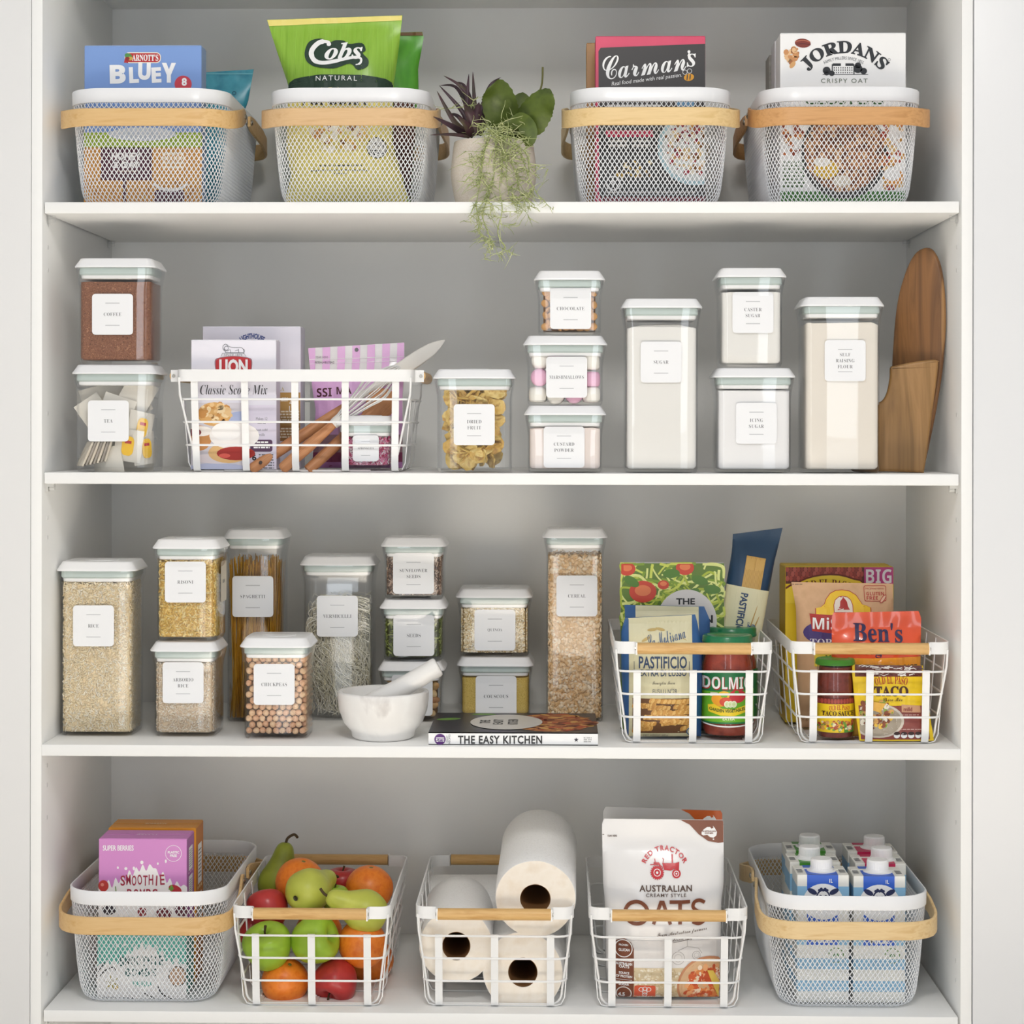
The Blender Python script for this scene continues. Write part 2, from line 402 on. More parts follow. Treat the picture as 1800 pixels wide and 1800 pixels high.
def powder(o, w, d, z0, z1, mat, mound=0, rough=.0006, seed=1):      # fine fill with an uneven top
    mb = MB(); rings = [rr(w-.008, d-.008, .007, z0, 6), rr(w, d, .009, z0+.004, 6)]
    n = 10
    for i in range(1, n): rings.append(rr(w, d, .009, z0+.004+(z1-z0-.006)*i/n, 6))
    mb.loft(rings, True, False); last = len(mb.v)-len(rings[0])
    m = len(rings[0]); R = random.Random(seed)
    for j, s in enumerate((1, .96, .8, .6, .4, .2)):
        ring = []
        for (x, y, _) in rr(w*s, d*s, .009*s, 0, 6):
            nz = noise.noise(Vector((x*60+seed*7, y*60, seed)))
            ring.append((x, y, z1 + nz*rough*2 + mound*(math.cos(min(1, abs(x)/(w/2))*PI/2)) - (.0006 if j == 0 else 0)))
        b = len(mb.v); mb.v += ring; mb.f += [(b-m+i, b-m+(i+1) % m, b+(i+1) % m, b+i) for i in range(m)]; mb.m += [0]*m
    mb.f.append(tuple(range(len(mb.v)-m, len(mb.v)))); mb.m.append(0)
    p = mb.build('contents', mat, o, smooth=60); p['kind'] = 'stuff'
def grain_shape(kind):
    if kind == 'long': V = [(-1, 0, 0), (-.5, .3, 0), (-.5, -.15, .26), (-.5, -.15, -.26), (.5, .3, 0), (.5, -.15, .26), (.5, -.15, -.26), (1, 0, 0)]; F = [(0, 1, 2), (0, 2, 3), (0, 3, 1), (1, 4, 5), (1, 5, 2), (2, 5, 6), (2, 6, 3), (3, 6, 4), (3, 4, 1), (7, 5, 4), (7, 6, 5), (7, 4, 6)]
    elif kind == 'ball':
        bm = bmesh.new(); bmesh.ops.create_icosphere(bm, subdivisions=1, radius=1); V = [tuple(v.co) for v in bm.verts]; F = [tuple(v.index for v in f.verts) for f in bm.faces]; bm.free()
    elif kind == 'flake':                            # curled flake
        V = []; F = []
        for j, z in enumerate((-.16, .16)):
            V.append((0, 0, z-.22))
            for i in range(7):
                a = 2*PI*i/7; V.append((math.cos(a), .72*math.sin(a), z+.18*math.cos(2*a)))
        for i in range(7):
            a, b = 1+i, 1+(i+1) % 7; F += [(0, b, a), (8, 8+a, 8+b), (a, b, 8+b), (a, 8+b, 8+a)]
    return np.array(V, float), np.array(F)
def quats(n, tilt=None):
    q = rng.normal(size=(n, 4)); q /= np.linalg.norm(q, axis=1)[:, None]; w, x, y, z = q.T
    return np.stack([np.stack([1-2*(y*y+z*z), 2*(x*y-z*w), 2*(x*z+y*w)], -1), np.stack([2*(x*y+z*w), 1-2*(x*x+z*z), 2*(y*z-x*w)], -1), np.stack([2*(x*z-y*w), 2*(y*z+x*w), 1-2*(x*x+y*y)], -1)], 1)
def flatmat(n, nrm):                                 # rotations about a face normal, with a little tilt
    a = rng.uniform(0, 2*PI, n); c, s = np.cos(a), np.sin(a); o = np.zeros_like(a); I = np.ones_like(a)
    Rz = np.stack([np.stack([c, -s, o], -1), np.stack([s, c, o], -1), np.stack([o, o, I], -1)], 1)
    T = np.array(Vector((0, 0, 1)).rotation_difference(Vector(nrm)).to_matrix())
    t = rng.normal(0, .3, (n, 2)); Rx = np.repeat(np.eye(3)[None], n, 0); Rx[:, 0, 2] = t[:, 0]; Rx[:, 1, 2] = t[:, 1]; Rx[:, 2, 0] = -t[:, 0]; Rx[:, 2, 1] = -t[:, 1]
    return T @ (Rx @ Rz)
def grains(o, w, d, z0, z1, shape, size, dens, mats, core, flat=True, top=.004, jit=.3):     # a heap of small grains pressed against the clear walls
    V0, F0 = grain_shape(shape); h = z1-z0; Vs = []; Fs = []; Ms = []; nb = 0
    core_mb = MB().loft([rr(w-.011, d-.011, .006, z0, 3), rr(w-.006, d-.006, .006, z0+.002, 3), rr(w-.006, d-.006, .006, z1-.003, 3), rr(w-.02, d-.02, .006, z1-.002, 3)])
    c = core_mb.build('contents', core, o); c['kind'] = 'stuff'
    faces = [((0, -1, 0), w, h), ((1, 0, 0), d, h), ((-1, 0, 0), d, h), ((0, 0, 1), w, d)]
    for nrm, a, b in faces:
        n = int(a*b*dens*(1 if nrm != (0, 0, 1) else 1.3))
        p = rng.uniform(-.5, .5, n)*(a-.008-size); q = rng.uniform(0, 1, n); inn = rng.uniform(0, 1, n)*size*.7+size*.25
        if nrm == (0, -1, 0): P = np.stack([p, -d/2+inn, z0+.001+size*.3+q*(h-size*.4)], -1)
        elif nrm[0]: P = np.stack([nrm[0]*(w/2-inn), p, z0+.001+size*.3+q*(h-size*.4)], -1)
        else: P = np.stack([p, (q-.5)*(d-.008-size), z1+rng.normal(0, top*.4, n)-size*.2], -1)
        Rm = flatmat(n, nrm) if flat else quats(n)
        sc = size*rng.uniform(.8, 1.15, n)
        X = np.einsum('nij,vj->nvi', Rm, V0)*sc[:, None, None] + P[:, None]
        X[:, :, 0] = np.clip(X[:, :, 0], -w/2, w/2); X[:, :, 1] = np.clip(X[:, :, 1], -d/2, d/2); X[:, :, 2] = np.maximum(X[:, :, 2], z0)
        Vs.append(X.reshape(-1, 3)); Fs.append((F0[None]+(np.arange(n)*len(V0))[:, None, None]).reshape(-1, 3)+nb); nb += n*len(V0)
        Ms.append(np.repeat(rng.integers(0, len(mats), n), len(F0)))
    me = np_mesh('grains', np.concatenate(Vs), np.concatenate(Fs), mats, np.concatenate(Ms), True)
    g = put('grains', me, o); g['kind'] = 'stuff'
def strands(o, w, d, z0, z1, n, mats, mode):         # long pasta or noodles
    mb = MB(); R = random.Random(5)
    for i in range(n):
        if mode == 'spaghetti':
            fx = R.uniform(-1, 1); y = R.uniform(-.9, .9); y = math.copysign(abs(y)**.6, y)
            fan = R.gauss(0, .10)
            x0 = fx*.86+fan; x1 = fx*.78-fan*2.0+R.gauss(0, .05)
            c = lambda t: max(-.97, min(.97, t))
            L = z1-R.uniform(0, .02)-(.03 if R.random() < .5 else 0)
            mb.tube([(c(x0)*w/2, c(y)*d/2, z0), (c((x0+x1)/2)*w/2, c(y*.9)*d/2, (z0+L)/2), (c(x1)*w/2, c(y)*d/2, L)], .0009, 3, mi=i % len(mats))
        else:
            cx = R.uniform(-.7, .7); top = R.uniform(.72, 1.0) if R.random() < .7 else R.uniform(.3, .7); bot = R.uniform(0, .3)
            ph = R.uniform(0, 6.3); am = R.uniform(.12, .4); sl = R.uniform(-.6, .1); pts = []
            yy = -R.uniform(.2, .97) if R.random() < .6 else R.uniform(-.9, .9)
            m = 9
            for j in range(m+1):
                t = j/m; x = cx+sl*(t-.5)*1.3+am*math.sin(ph+t*5.2)+.1*math.sin(t*17+ph*3); 
                if t > .82: x += (t-.82)*R.uniform(1.0, 3.2)
                zz = z0+(z1-z0)*(bot+(top-bot)*(t if t < .85 else .85-(t-.85)*.3))
                pts.append((max(-.97, min(.97, x))*w/2, max(-.97, min(.97, yy+.06*math.sin(t*9+ph)))*d/2, zz))
            mb.tube(smooth_path(pts, 2), .00062, 3, mi=i % len(mats))
    p = mb.build('contents', mats, o, smooth=80); p['kind'] = 'stuff'

# ------------------------------------------------------------------ white mesh baskets with bent birch handles
MBW, MBL, MBH = .247, .385, .1765
def mesh_basket_parts():
    prof = [(.000, -.036), (.002, -.029), (.007, -.0215), (.015, -.017), (.028, -.014), (.06, -.010), (.10, -.0065), (.1565, -.002)]
    def ins(z):
        for (za, a), (zb, b) in zip(prof, prof[1:]):
            if z <= zb: return a+(b-a)*(z-za)/(zb-za)
        return prof[-1][1]
    def ringpts(z, N, ph, inset=None):
        i = ins(z) if inset is None else inset; W, L, r = MBW+2*i, MBL+2*i, max(.02, .058+i*.9)
        segs = [(W-2*r), PI*r/2, (L-2*r), PI*r/2]*2; tot = sum(segs); o = []
        for q in range(N):
            s = ((q+ph)/N*tot+(W-2*r)/2) % tot            # starts mid front
            x, y = None, None; k = 0
            while s > segs[k]: s -= segs[k]; k += 1
            if k == 0: p = (-(W/2-r)+s, -L/2)
            elif k == 1: a = s/r; p = (W/2-r+r*math.sin(a), -L/2+r-r*math.cos(a))
            elif k == 2: p = (W/2, -L/2+r+s)
            elif k == 3: a = s/r; p = (W/2-r+r*math.cos(a), L/2-r+r*math.sin(a))
            elif k == 4: p = (W/2-r-s, L/2)
            elif k == 5: a = s/r; p = (-W/2+r-r*math.sin(a), L/2-r+r*math.cos(a))
            elif k == 6: p = (-W/2, L/2-r-s)
            else: a = s/r; p = (-W/2+r-r*math.cos(a), -L/2+r-r*math.sin(a))
            o.append((p[0], p[1], z))
        return o
    N = 156
    # row heights along the profile's arc
    zs = [0.0]
    dense = [(ins(z/1000), z/1000) for z in range(0, 158)]; acc = 0; step = .0054
    for a, b in zip(dense, dense[1:]):
        acc += math.hypot(b[0]-a[0], b[1]-a[1])
        if acc >= step: zs.append(b[1]); acc -= step
    rows = [np.array(ringpts(z, N, .5*(j % 2))) for j, z in enumerate(zs)]
    A, B = [], []
    for j in range(len(rows)-1):
        lo, hi = rows[j], rows[j+1]
        if j % 2 == 0: A += [lo, lo]; B += [hi, np.roll(hi, 1, 0)]
        else: A += [lo, lo]; B += [np.roll(hi, -1, 0), hi]
    # floor mesh: crossing diagonals clipped to the lowest ring
    w2, l2 = MBW/2-.038, MBL/2-.038; dx, dy = .0075, .0108
    nx, ny = int(2*w2/dx)+1, int(2*l2/dy*2)+1
    fa, fb = [], []
    for j in range(ny):
        for i in range(nx):
            x = -w2+i*dx+(dx/2 if j % 2 else 0); y = -l2+j*dy/2
            for s in (-1, 1):
                xx = x+s*dx/2
                if abs(xx) <= w2+dx: fa.append((x, y, .0008)); fb.append((xx, y+dy/2, .0008))
    A = np.concatenate(A+[np.array(fa)]); B = np.concatenate(B+[np.array(fb)])
    t = B-A; t /= np.linalg.norm(t, axis=1)[:, None]
    ctr = np.array([0, 0, .12]); mid = (A+B)/2; nrm = mid*np.array([1, 1, .0])
    nrm[:, 2] = -np.clip(.03-mid[:, 2], 0, 1)*6; nrm /= np.linalg.norm(nrm, axis=1)[:, None]+1e-9
    sd = np.cross(t, nrm); sd /= np.linalg.norm(sd, axis=1)[:, None]+1e-9; nn = np.cross(sd, t)
    hw, hn = .00078, .0006
    A = A-t*.0004; B = B+t*.0004
    Vs = np.stack([A+sd*hw, A+nn*hn, A-sd*hw, A-nn*hn, B+sd*hw, B+nn*hn, B-sd*hw, B-nn*hn], 1).reshape(-1, 3)
    q = np.array([(0, 1, 5, 4), (1, 2, 6, 5), (2, 3, 7, 6), (3, 0, 4, 7)]); F = (q[None]+(np.arange(len(A))*8)[:, None, None]).reshape(-1, 4)
    net = np_mesh('wire_mesh', Vs, F, [M('#f1f3f6', .38)])
    band = MB(); t = .0012; z0, z1 = .1545, MBH
    path = [rr(MBW+2*i, MBL+2*i, .058+i*.9, z, 10) for i, z in ((-.0026, z0), (0, z0+.0006), (.0004, z1-.0012), (-.0004, z1), (-.0022, z1), (-.003, z1-.0012), (-.0034, z0+.0008), (-.0026, z0))]
    band.loft(path, False, False); rim = band.mesh('rim', [M('#f3f4f6', .3)], smooth=50)
    return net, rim
MB_NET, MB_RIM = mesh_basket_parts()
def handle_mesh(front_z=.129, pivot_z=.157, reach=.020):
    # one bent-wood strap, its legs pivoting on the long sides, its bow lying in front of the rim (local -y)
    W = MBW/2+.0035; py = -.034; yf = -MBL/2-reach; r = .062
    pts = []
    for t in np.linspace(0, 1, 9): pts.append((-W-.008*min(1, t*1.6), py+(yf+r-py)*t))
    for a in np.linspace(0, PI/2, 9)[1:]: pts.append((-W-.008+r-r*math.cos(a), yf+r-r*math.sin(a)))
    pts += [(x, yf) for x in np.linspace(-W-.008+r, W+.008-r, 9)[1:-1]]
    for a in np.linspace(0, PI/2, 9)[:-1]: pts.append((W+.008-r+r*math.sin(a), yf+r-r*math.cos(a)))
    for t in np.linspace(1, 0, 9): pts.append((W+.008*min(1, t*1.6), py+(yf+r-py)*t))
    P = []
    for x, y in pts:
        s = max(0, min(1, (y-py)/(yf+r*.5-py))); P.append((x, y, pivot_z+(front_z-pivot_z)*s))
    P = [(P[0][0], P[0][1]+.012, P[0][2]+.001)] + P + [(P[-1][0], P[-1][1]+.012, P[-1][2]+.001)]
    sc = [.62, .86]+[1]*(len(P)-4)+[.86, .62]
    th, hh = .0044, .0272
    mb = MB(); m = 5
    prof = [(-th/2, -hh/2+.001), (-th/2+.001, -hh/2), (th/2-.001, -hh/2), (th/2, -hh/2+.001), (th/2, hh/2-.001), (th/2-.001, hh/2), (-th/2+.001, hh/2), (-th/2, hh/2-.001)]
    rings = []; V = [Vector(p) for p in P]
    for i, p in enumerate(V):
        a, b = V[max(0, i-1)], V[min(len(V)-1, i+1)]; t = (b-a).normalized(); sd = t.cross(Vector((0, 0, 1))).normalized(); uu = sd.cross(t)
        rings.append([p+sd*x+uu*(y*sc[i]) for x, y in prof])
    mb.loft(rings); return mb
def rivet_mb(): 
    mb = MB(); mb.lathe([(.0045, 0), (.0045, .0012), (.003, .0024), (.001, .0028)], 14); return mb
RIVET = None
def mesh_basket(uc, Y0, z, label, wood=BIRCH):
    """uc: middle of the rim's front at depth Y0."""
    x = at(uc, 800, Y0).x; o = thing('mesh_basket', label, 'basket', (x, Y0+MBL/2, z+.0003), 0, 'white mesh baskets with birch handles')
    n = put('wire_mesh', MB_NET, o); n['kind'] = 'stuff'; put('rim', MB_RIM, o)
    global RIVET
    if RIVET is None: RIVET = rivet_mb().mesh('rivet', [STEEL])
    for sgn in (1, -1):
        hm = handle_mesh() if sgn == 1 else handle_mesh(.131)
        h = hm.build('handle', wood, o, smooth=30)
        if sgn == -1: h.rotation_euler = (0, 0, PI)
        for s in (-1, 1):
            r = put('rivet', RIVET, h); r.location = (s*(MBW/2+.0058), -.032, .157); r.rotation_euler = (0, s*PI/2, 0)
    return o

# ------------------------------------------------------------------ white wire baskets with bamboo grips
WW, WL, WH = .2395, .362, .1575
def wire_basket(x, y, z, label, rz=0):
    o = thing('wire_basket', label, 'basket', (x, y, z+.0002), rz, 'white wire baskets with bamboo grips')
    sw = rect_prof(.0022, .0185); zc = WH-.0093
    def strap(s):                                     # the flat rim strap along one long side, turning in at both ends to hold the grips
        r = .016; X = WW/2; L = WL/2; pts = []
        def half(e):
            q = [(X, 0), (X, L-r)]
            for a in np.linspace(0, PI/2, 7)[1:]: q.append((X-r+r*math.cos(a), L-r+r*math.sin(a)))
            q += [(X-.028, L), (X-.031, L+.001), (X-.0325, L+.004), (X-.033, L+.015)]
            return [(s*a, e*b, zc) for a, b in q]
        p = list(reversed(half(-1)))[:-1]+half(1)
        return MB().sweep(p, sw).build('rim_strap', WIRE, o, smooth=25)
    sr, sl = strap(1), strap(-1)
    for e in (-1, 1):
        g = MB().tube([(-WW/2+.034, e*(WL/2+.0085), zc), (WW/2-.034, e*(WL/2+.0085), zc)], .0089, 16).build('grip', BAMBOO, o)
        for s in (-1, 1):
            put('screw', MB().tube([(s*(WW/2-.0335), e*(WL/2+.0105), zc), (s*(WW/2-.0305), e*(WL/2+.0105), zc)], .0028, 8).mesh('screw', [STEEL]), g)
    tap = lambda zz: (zz/WH)*.0155                   # sides lean outwards
    bw, bl = WW-.035, WL-.035
    r = .0017
    for zz in (.0415, .077, .112):                     # hoops
        i = tap(zz)*2+.007; p = [(a, b, zz) for a, b, _ in rr(bw+i, bl+i, .02, 0, 5)]
        MB().tube(p, r, 7, True).build('hoop_wire', WIRE, o)
    for e in (-1, 1):                                 # corner wires run down, across under the floor and up again
        for dy in (0,):
            yb, yt = e*(bl/2-.012), e*(WL/2-.003)
            half = [(WW/2-.0025, yt, WH-.012), (WW/2-.004, yt-e*.001, .12), (bw/2+.001, yb+e*.006, .03)]
            for a in np.linspace(.15, PI/2, 5): half.append((bw/2-.018+.018*math.cos(a), yb+e*.003*(1-a/1.57), .0195-.018*math.sin(a)))
            p = half+[(-a, b, c) for a, b, c in reversed(half)]
            MB().tube(p, r, 7).build('frame_wire', WIRE, o)
    for e in (-1, 1):                                 # flat straps on the ends
        for fx in (-.5, 0, .5):
            xx = fx*(bw-.034); i = tap(.112)
            p = [(xx, e*(bl/2+i+.0018), .114), (xx, e*(bl/2+.004), .014), (xx, e*(bl/2-.001), .0035), (xx, e*(bl/2-.008), .0012), (xx, e*(bl/2-.05), .0012)]
            MB().sweep(p, rect_prof(.0112, .0014), up=(0, e, .3)).build('end_strap', WIRE, o, smooth=25)
    for fx in (-.5, 0, .5):
        xx = fx*(bw-.034); MB().tube([(xx, -bl/2+.05, .0018), (xx, bl/2-.05, .0018)], r, 6).build('floor_wire', WIRE, o)
    for k in range(5):                                # flat straps on the long sides
        yy = (k-2)*(WL-.052)/4
        half = [(WW/2-.0022, yy, WH-.004), (bw/2+.0045, yy*.985, .014), (bw/2-.001, yy*.985, .0035), (bw/2-.008, yy*.985, .0014), (.0, yy*.985, .0014)]
        p = half+[(-a, b, c) for a, b, c in reversed(half[:-1])]
        _side(o, p)
    return o
def _side(o, p):                                       # flat strap whose width runs along y
    rings = []; P = [Vector(q) for q in p]
    for i, q in enumerate(P):
        a, b = P[max(0, i-1)], P[min(len(P)-1, i+1)]; t = (b-a).normalized(); n = t.cross(Vector((0, 1, 0))).normalized()
        rings.append([q+Vector((0, y, 0))+n*h for y, h in ((-.0054, -.0007), (.0054, -.0007), (.0054, .0007), (-.0054, .0007))])
    MB().loft(rings).build('side_strap', WIRE, o, smooth=25)
# ------------------------------------------------------------------ packets
def proj(p):
    d = Vector(p)-CAM; y = d.dot(_f); return (PX+d.dot(RIGHT)/y*FPX, PY-d.dot(UP)/y*FPX)
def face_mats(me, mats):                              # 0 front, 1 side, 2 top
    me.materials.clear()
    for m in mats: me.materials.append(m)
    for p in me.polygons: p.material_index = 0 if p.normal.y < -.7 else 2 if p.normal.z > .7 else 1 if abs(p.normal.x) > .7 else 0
def carton(name, label, cat, u0, u1, v0, zb, Y, depth, mats, art=None, group=None, sides=None):
    k = kk(Y); uc = (u0+u1)/2; W = (u1-u0)*k; p = at(uc, v0, Y); H = p.z-zb
    o = thing(name, label, cat, (p.x, Y, zb), 0, group); org = Vector(o.location)
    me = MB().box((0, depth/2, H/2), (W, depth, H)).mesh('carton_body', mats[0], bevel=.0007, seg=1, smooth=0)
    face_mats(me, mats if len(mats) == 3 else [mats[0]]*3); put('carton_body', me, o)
    f = MB(); e = .0009                               # closing flaps on the top, their edges proud
    f.box((0, depth*.28, H+.0004), (W-.002, depth*.52, .0007)).box((0, depth*.74, H+.0009), (W-.002, depth*.5, .0007))
    f.build('top_flap', mats[2] if len(mats) == 3 else mats[0], o, smooth=0)
    vb = proj(org)[1]; mapf = lambda u, v, off: at(min(u1, max(u0, u)), min(vb, max(v0, v)), Y)-org+Vector((0, -off, 0))
    if art: art.build('front_print', o, mapf)
    if sides:
        for nm, s, a in sides:                        # art in units: across the depth 0..1, up 0..1
            a.build(nm, o, lambda u, v, off: Vector((s*(W/2+off), depth*u, H*v)) if s else Vector((W*(u-.5), depth*v, H+.0014+off)))
    return o
def lerp_list(L, v):
    if v <= L[0][0]: return L[0][1]
    for (a, x), (b, y) in zip(L, L[1:]):
        if v <= b: return x+(y-x)*(v-a)/(b-a)
    return L[-1][1]
def pouch(name, label, cat, left, right, vt, zb, Y, thick, mat, art=None, group=None, seal=.07, wr=.0012, seed=1, lean=0, back=None, top_mat=None, zig=0, flat_bottom=False, maxlen=7):
    um = (left[-1][1]+right[-1][1])/2; org = at(um, 900, Y); org.z = zb; org = Vector((org.x, Y, zb))
    vb = proj(org)[1]; o = thing(name, label, cat, org, 0, group)
    def S(a, b, side):
        v = vb+(vt[0]+(vt[1]-vt[0])*(a+1)/2-vb)*b
        ul, ur = lerp_list(left, v), lerp_list(right, v); u = ul+(ur-ul)*(a+1)/2
        g = min(1, (b/.13))**.5 if not flat_bottom else min(1, .6+b*4)
        g *= 1 if b < .5 else max(0, 1-((b-.5)/(.5-seal))**2) if b < 1-seal else 0
        T = thick*max(0, 1-abs(a)**2.6)**.7*g
        n = noise.noise(Vector((a*2.2+seed*9, b*4.1, seed)))+.6*noise.noise(Vector((a*5+seed, b*9, seed*3)))+.4*noise.noise(Vector((a*12, b*3, seed*5+side)))
        y = side*(T+.0006)+n*wr*(.35+min(1, g+.2))+lean*b
        p = at(u, v, Y)-org; return Vector((p.x, y, max(p.z, 0)))
    NA, NB = 22, 34; rings = []
    for j in range(NB+1):
        b = j/NB
        rings.append([S(-1+2*i/NA, b, -1) for i in range(NA+1)]+[S(1-2*i/NA, b, 1) for i in range(NA+1)])
    mb = MB().loft(rings)
    mb.build('pouch_body', mat, o, smooth=70)
    def mapf(u, v, off):
        a = 0
        for _ in range(3):
            vtop = vt[0]+(vt[1]-vt[0])*(a+1)/2; b = max(0.002, min(.998, (vb-v)/(vb-vtop)))
            ul, ur = lerp_list(left, v), lerp_list(right, v); a = max(-.995, min(.995, (u-ul)/(ur-ul)*2-1))
        p = S(a, b, -1); return p+Vector((0, -off*2.4-.0003, 0))
    if art: art.build('front_print', o, mapf, maxlen)
    return o
def jar(name, label, cat, uc, Y, zb, prof, mat, cap_prof, cap_mat, art=None, art_r=None, group=None, inner=None, cap_art=None):
    """prof: (radius, height) pairs in metres; Y: depth of the axis."""
    p = at(uc, 900, Y); o = thing(name, label, cat, (p.x, Y, zb), 0, group); org = Vector(o.location)
    MB().lathe(prof, 40, cap1=False).build('glass_body', GLASS, o, smooth=50)
    if inner: MB().lathe(inner, 40).build('sauce', mat, o, smooth=50)
    c = MB().lathe(cap_prof, 40).build('lid', cap_mat, o, smooth=40)
    if art:
        def mapf(u, v, off):
            q = at(u, v, Y-art_r)-org; s = max(-.999, min(.999, q.x/art_r)); th = math.asin(s); r = art_r+off
            return Vector((r*math.sin(th), -r*math.cos(th), q.z))
        art.build('label_print', o, mapf, 5)
    return o

m_ = M
# ================================================================== uppermost shelf
z1 = ZS[0]
mesh_basket(253, .022, z1, 'mesh basket holding the blue biscuit box, first on the uppermost shelf', BIRCH)
mesh_basket(610, .022, z1, 'mesh basket holding the green popcorn bag, beside the potted plant', noisy('birch_wood_pale', ['#d0a878', '#dcb889', '#d4ad7e'], 9, (1.2, 14, 14), .45, 5, .6))
mesh_basket(1145, .022, z1, 'mesh basket holding the pink and black muesli box, beside the potted plant', noisy('birch_wood_yellow', ['#d8b67c', '#e6c892', '#dcbc84'], 9, (1.2, 14, 14), .45, 5, .6))
mesh_basket(1482, .022, z1, 'mesh basket holding the white cereal boxes, on the uppermost shelf by the end panel', BIRCH_D)
zb = z1+.0032
WH_, BLUE, RED = m_('#f7f7f7'), m_('#7d9fda', .42), m_('#b92b30')
a = Art()
a.rrect(219, 92, 283, 111, 8, m_('#f0e6d8'), 1).rrect(221, 93.5, 281.5, 109.5, 7, RED, 2).poly([(221, 98), (218, 110), (226, 111)], RED, 2)
a.ell(226, 99, 7, 5, m_('#4f8f4a'), 3, rot=.5).ell(229, 103, 5, 3.4, m_('#c8a24a'), 3.4).ell(224, 103, 4, 3, m_('#8c2a22'), 3.7).text("ARNOTT'S", 255.5, 101.5, 46, WH_, 'B', 11.5, 4, off=.01)
for ch, u, v, wd, h in (('B', 207, 130.5, 28, 33), ('L', 235.5, 132, 17, 28), ('U', 254, 125, 22, 31), ('E', 275, 132, 17, 27), ('Y', 297, 128, 25, 35)): a.text(ch, u, v, wd, WH_, 'XB', h, 3, off=.03, rot=random.uniform(-.06, .06))
a.ell(322, 148, 15, 15, m_('#c93a4c'), 2, 28).text('8', 324, 144, 9, WH_, 'NB', 14, 3, off=.04)
a.rect(147.5, 233, 355, 262, m_('#a5c33e'), 1).ell(250, 236, 60, 12, m_('#cfd9e6'), 1.5).rect(147.5, 259, 355, 356, m_('#d6994a'), 1.2)
a.rrect(177, 259, 268, 317, 3, m_('#54263a'), 2).text('HONEY', 222, 275, 52, WH_, 'NB', 13, 3, off=.03).text('& OAT', 222, 290, 46, WH_, 'NB', 12, 3, off=.03).bars(205, 300, 240, 305, 1, m_('#cbb6a8'), 3)
a.bars(285, 268, 325, 300, 4, m_('#f3e2c4'), 3).line([(270, 322), (282, 331), (300, 334), (318, 331), (330, 322)], 5, WH_, 3, sm=5).rect(272, 334, 324, 356, m_('#54263a'), 2).rect(216, 317, 222, 356, m_('#54263a'), 2)
a.scatter(40, [m_('#b87a30'), m_('#e6b565')], 2, 5, None, (150, 320, 352, 352), 1.4)
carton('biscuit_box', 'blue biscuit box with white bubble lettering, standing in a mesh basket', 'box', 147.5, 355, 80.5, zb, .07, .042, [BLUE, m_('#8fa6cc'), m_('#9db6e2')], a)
TEAL = noisy('teal_film', ['#2f8aa3', '#4aa5bb', '#3a97ae'], 30, rough=.3)
pouch('snack_pouch', 'teal snack pouch leaning out behind the blue biscuit box', 'pouch', [(122, 363), (200, 358), (350, 350)], [(122, 446), (180, 436), (240, 410), (350, 400)], (127, 122), zb, .30, .016, TEAL,
      Art().rect(362, 129, 450, 131, m_('#6fbccb'), 1).ring(413, 165, 3, 1.4, m_('#1f5f78'), 1, 12))
GRN = noisy('lime_film', ['#7cab2a', '#92be42', '#87b534'], 9, (9, 1, 1), .3)
a = Art(); DKG = m_('#1f3a2b'); LY = m_('#e9da7c', .4)
a.poly([(460, 28), (712, 22), (712, 36), (460, 47)], LY, 1)
for i in range(18): a.rect(482+i*13, 50, 482.8+i*13, 150, m_('#9ccc4c'), .3)
a.poly(smooth_path([(538, 97, 0), (545, 76, 0), (565, 70, 0), (580, 77, 0), (592, 73, 0), (606, 74, 0), (615, 80, 0), (638, 79, 0), (645, 92, 0), (640, 98, 0), (650, 110, 0), (648, 122, 0), (632, 128, 0), (618, 117, 0), (590, 126, 0), (560, 123, 0), (543, 113, 0)], 4, True), DKG, 1)
a.text('obs', 606.5, 93, 66, WH_, 'BI', 32, 3, off=.012, rot=-.03, shear=.05)
a.line([(583, 80), (575, 76), (563, 78), (553, 88), (550, 99), (556, 111), (570, 116), (590, 113), (610, 108), (628, 105), (637, 108), (636, 116), (628, 119)], (3, 6, 9, 9, 9, 8, 7, 7, 6, 5, 4, 4, 2), WH_, 3, sm=4).ell(580, 81, 4, 3.4, WH_, 3, 10)
a.poly([(500, 152), (520, 142), (560, 137), (640, 137), (680, 142), (697, 150), (697, 163), (500, 163)], DKG, 1).text('NATURAL', 595, 143.5, 72, WH_, 'N', 9, 3, space=1.3)
a.poly([(497, 160), (710, 160), (716, 356), (496, 356)], LY, .6).text('POPCORN', 592, 180, 112, m_('#2b2b2b'), 'NB', 22, 3, off=.03)
a.scatter(70, [m_('#f5ecd0'), m_('#e8bf56'), m_('#c98a3a'), m_('#fbf6e6'), m_('#7b4a2a')], 4, 9, lambda u, v: ((u-600)/48)**2+((v-240)/30)**2 < 1, (550, 205, 650, 275), 2)
a.ell(665, 264, 17, 19, m_('#2f3034'), 2).ell(665, 264, 15.5, 17.5, m_('#e9e9ea'), 2.3).ell(661, 258, 3.4, 4, m_('#2f3034'), 2.6, 12).ell(669, 258, 3.4, 4, m_('#2f3034'), 2.6, 12).bars(652, 268, 678, 276, 2, m_('#2f3034'), 2.6)
a.bars(566, 295, 640, 300, 1, m_('#5b5b48'), 2).bars(550, 303, 650, 308, 1, m_('#5b5b48'), 2).bars(590, 309, 618, 313, 1, m_('#5b5b48'), 2)
pouch('popcorn_bag', 'lime green popcorn bag with yellow top seal in a mesh basket', 'bag', [(24, 466), (60, 477), (100, 490), (150, 507), (260, 503), (310, 512), (356, 500)], [(24, 708), (100, 699), (150, 692), (250, 690), (356, 720)], (35, 27), zb, .105, .034, GRN, a, seal=.05, wr=.0022, seed=2)
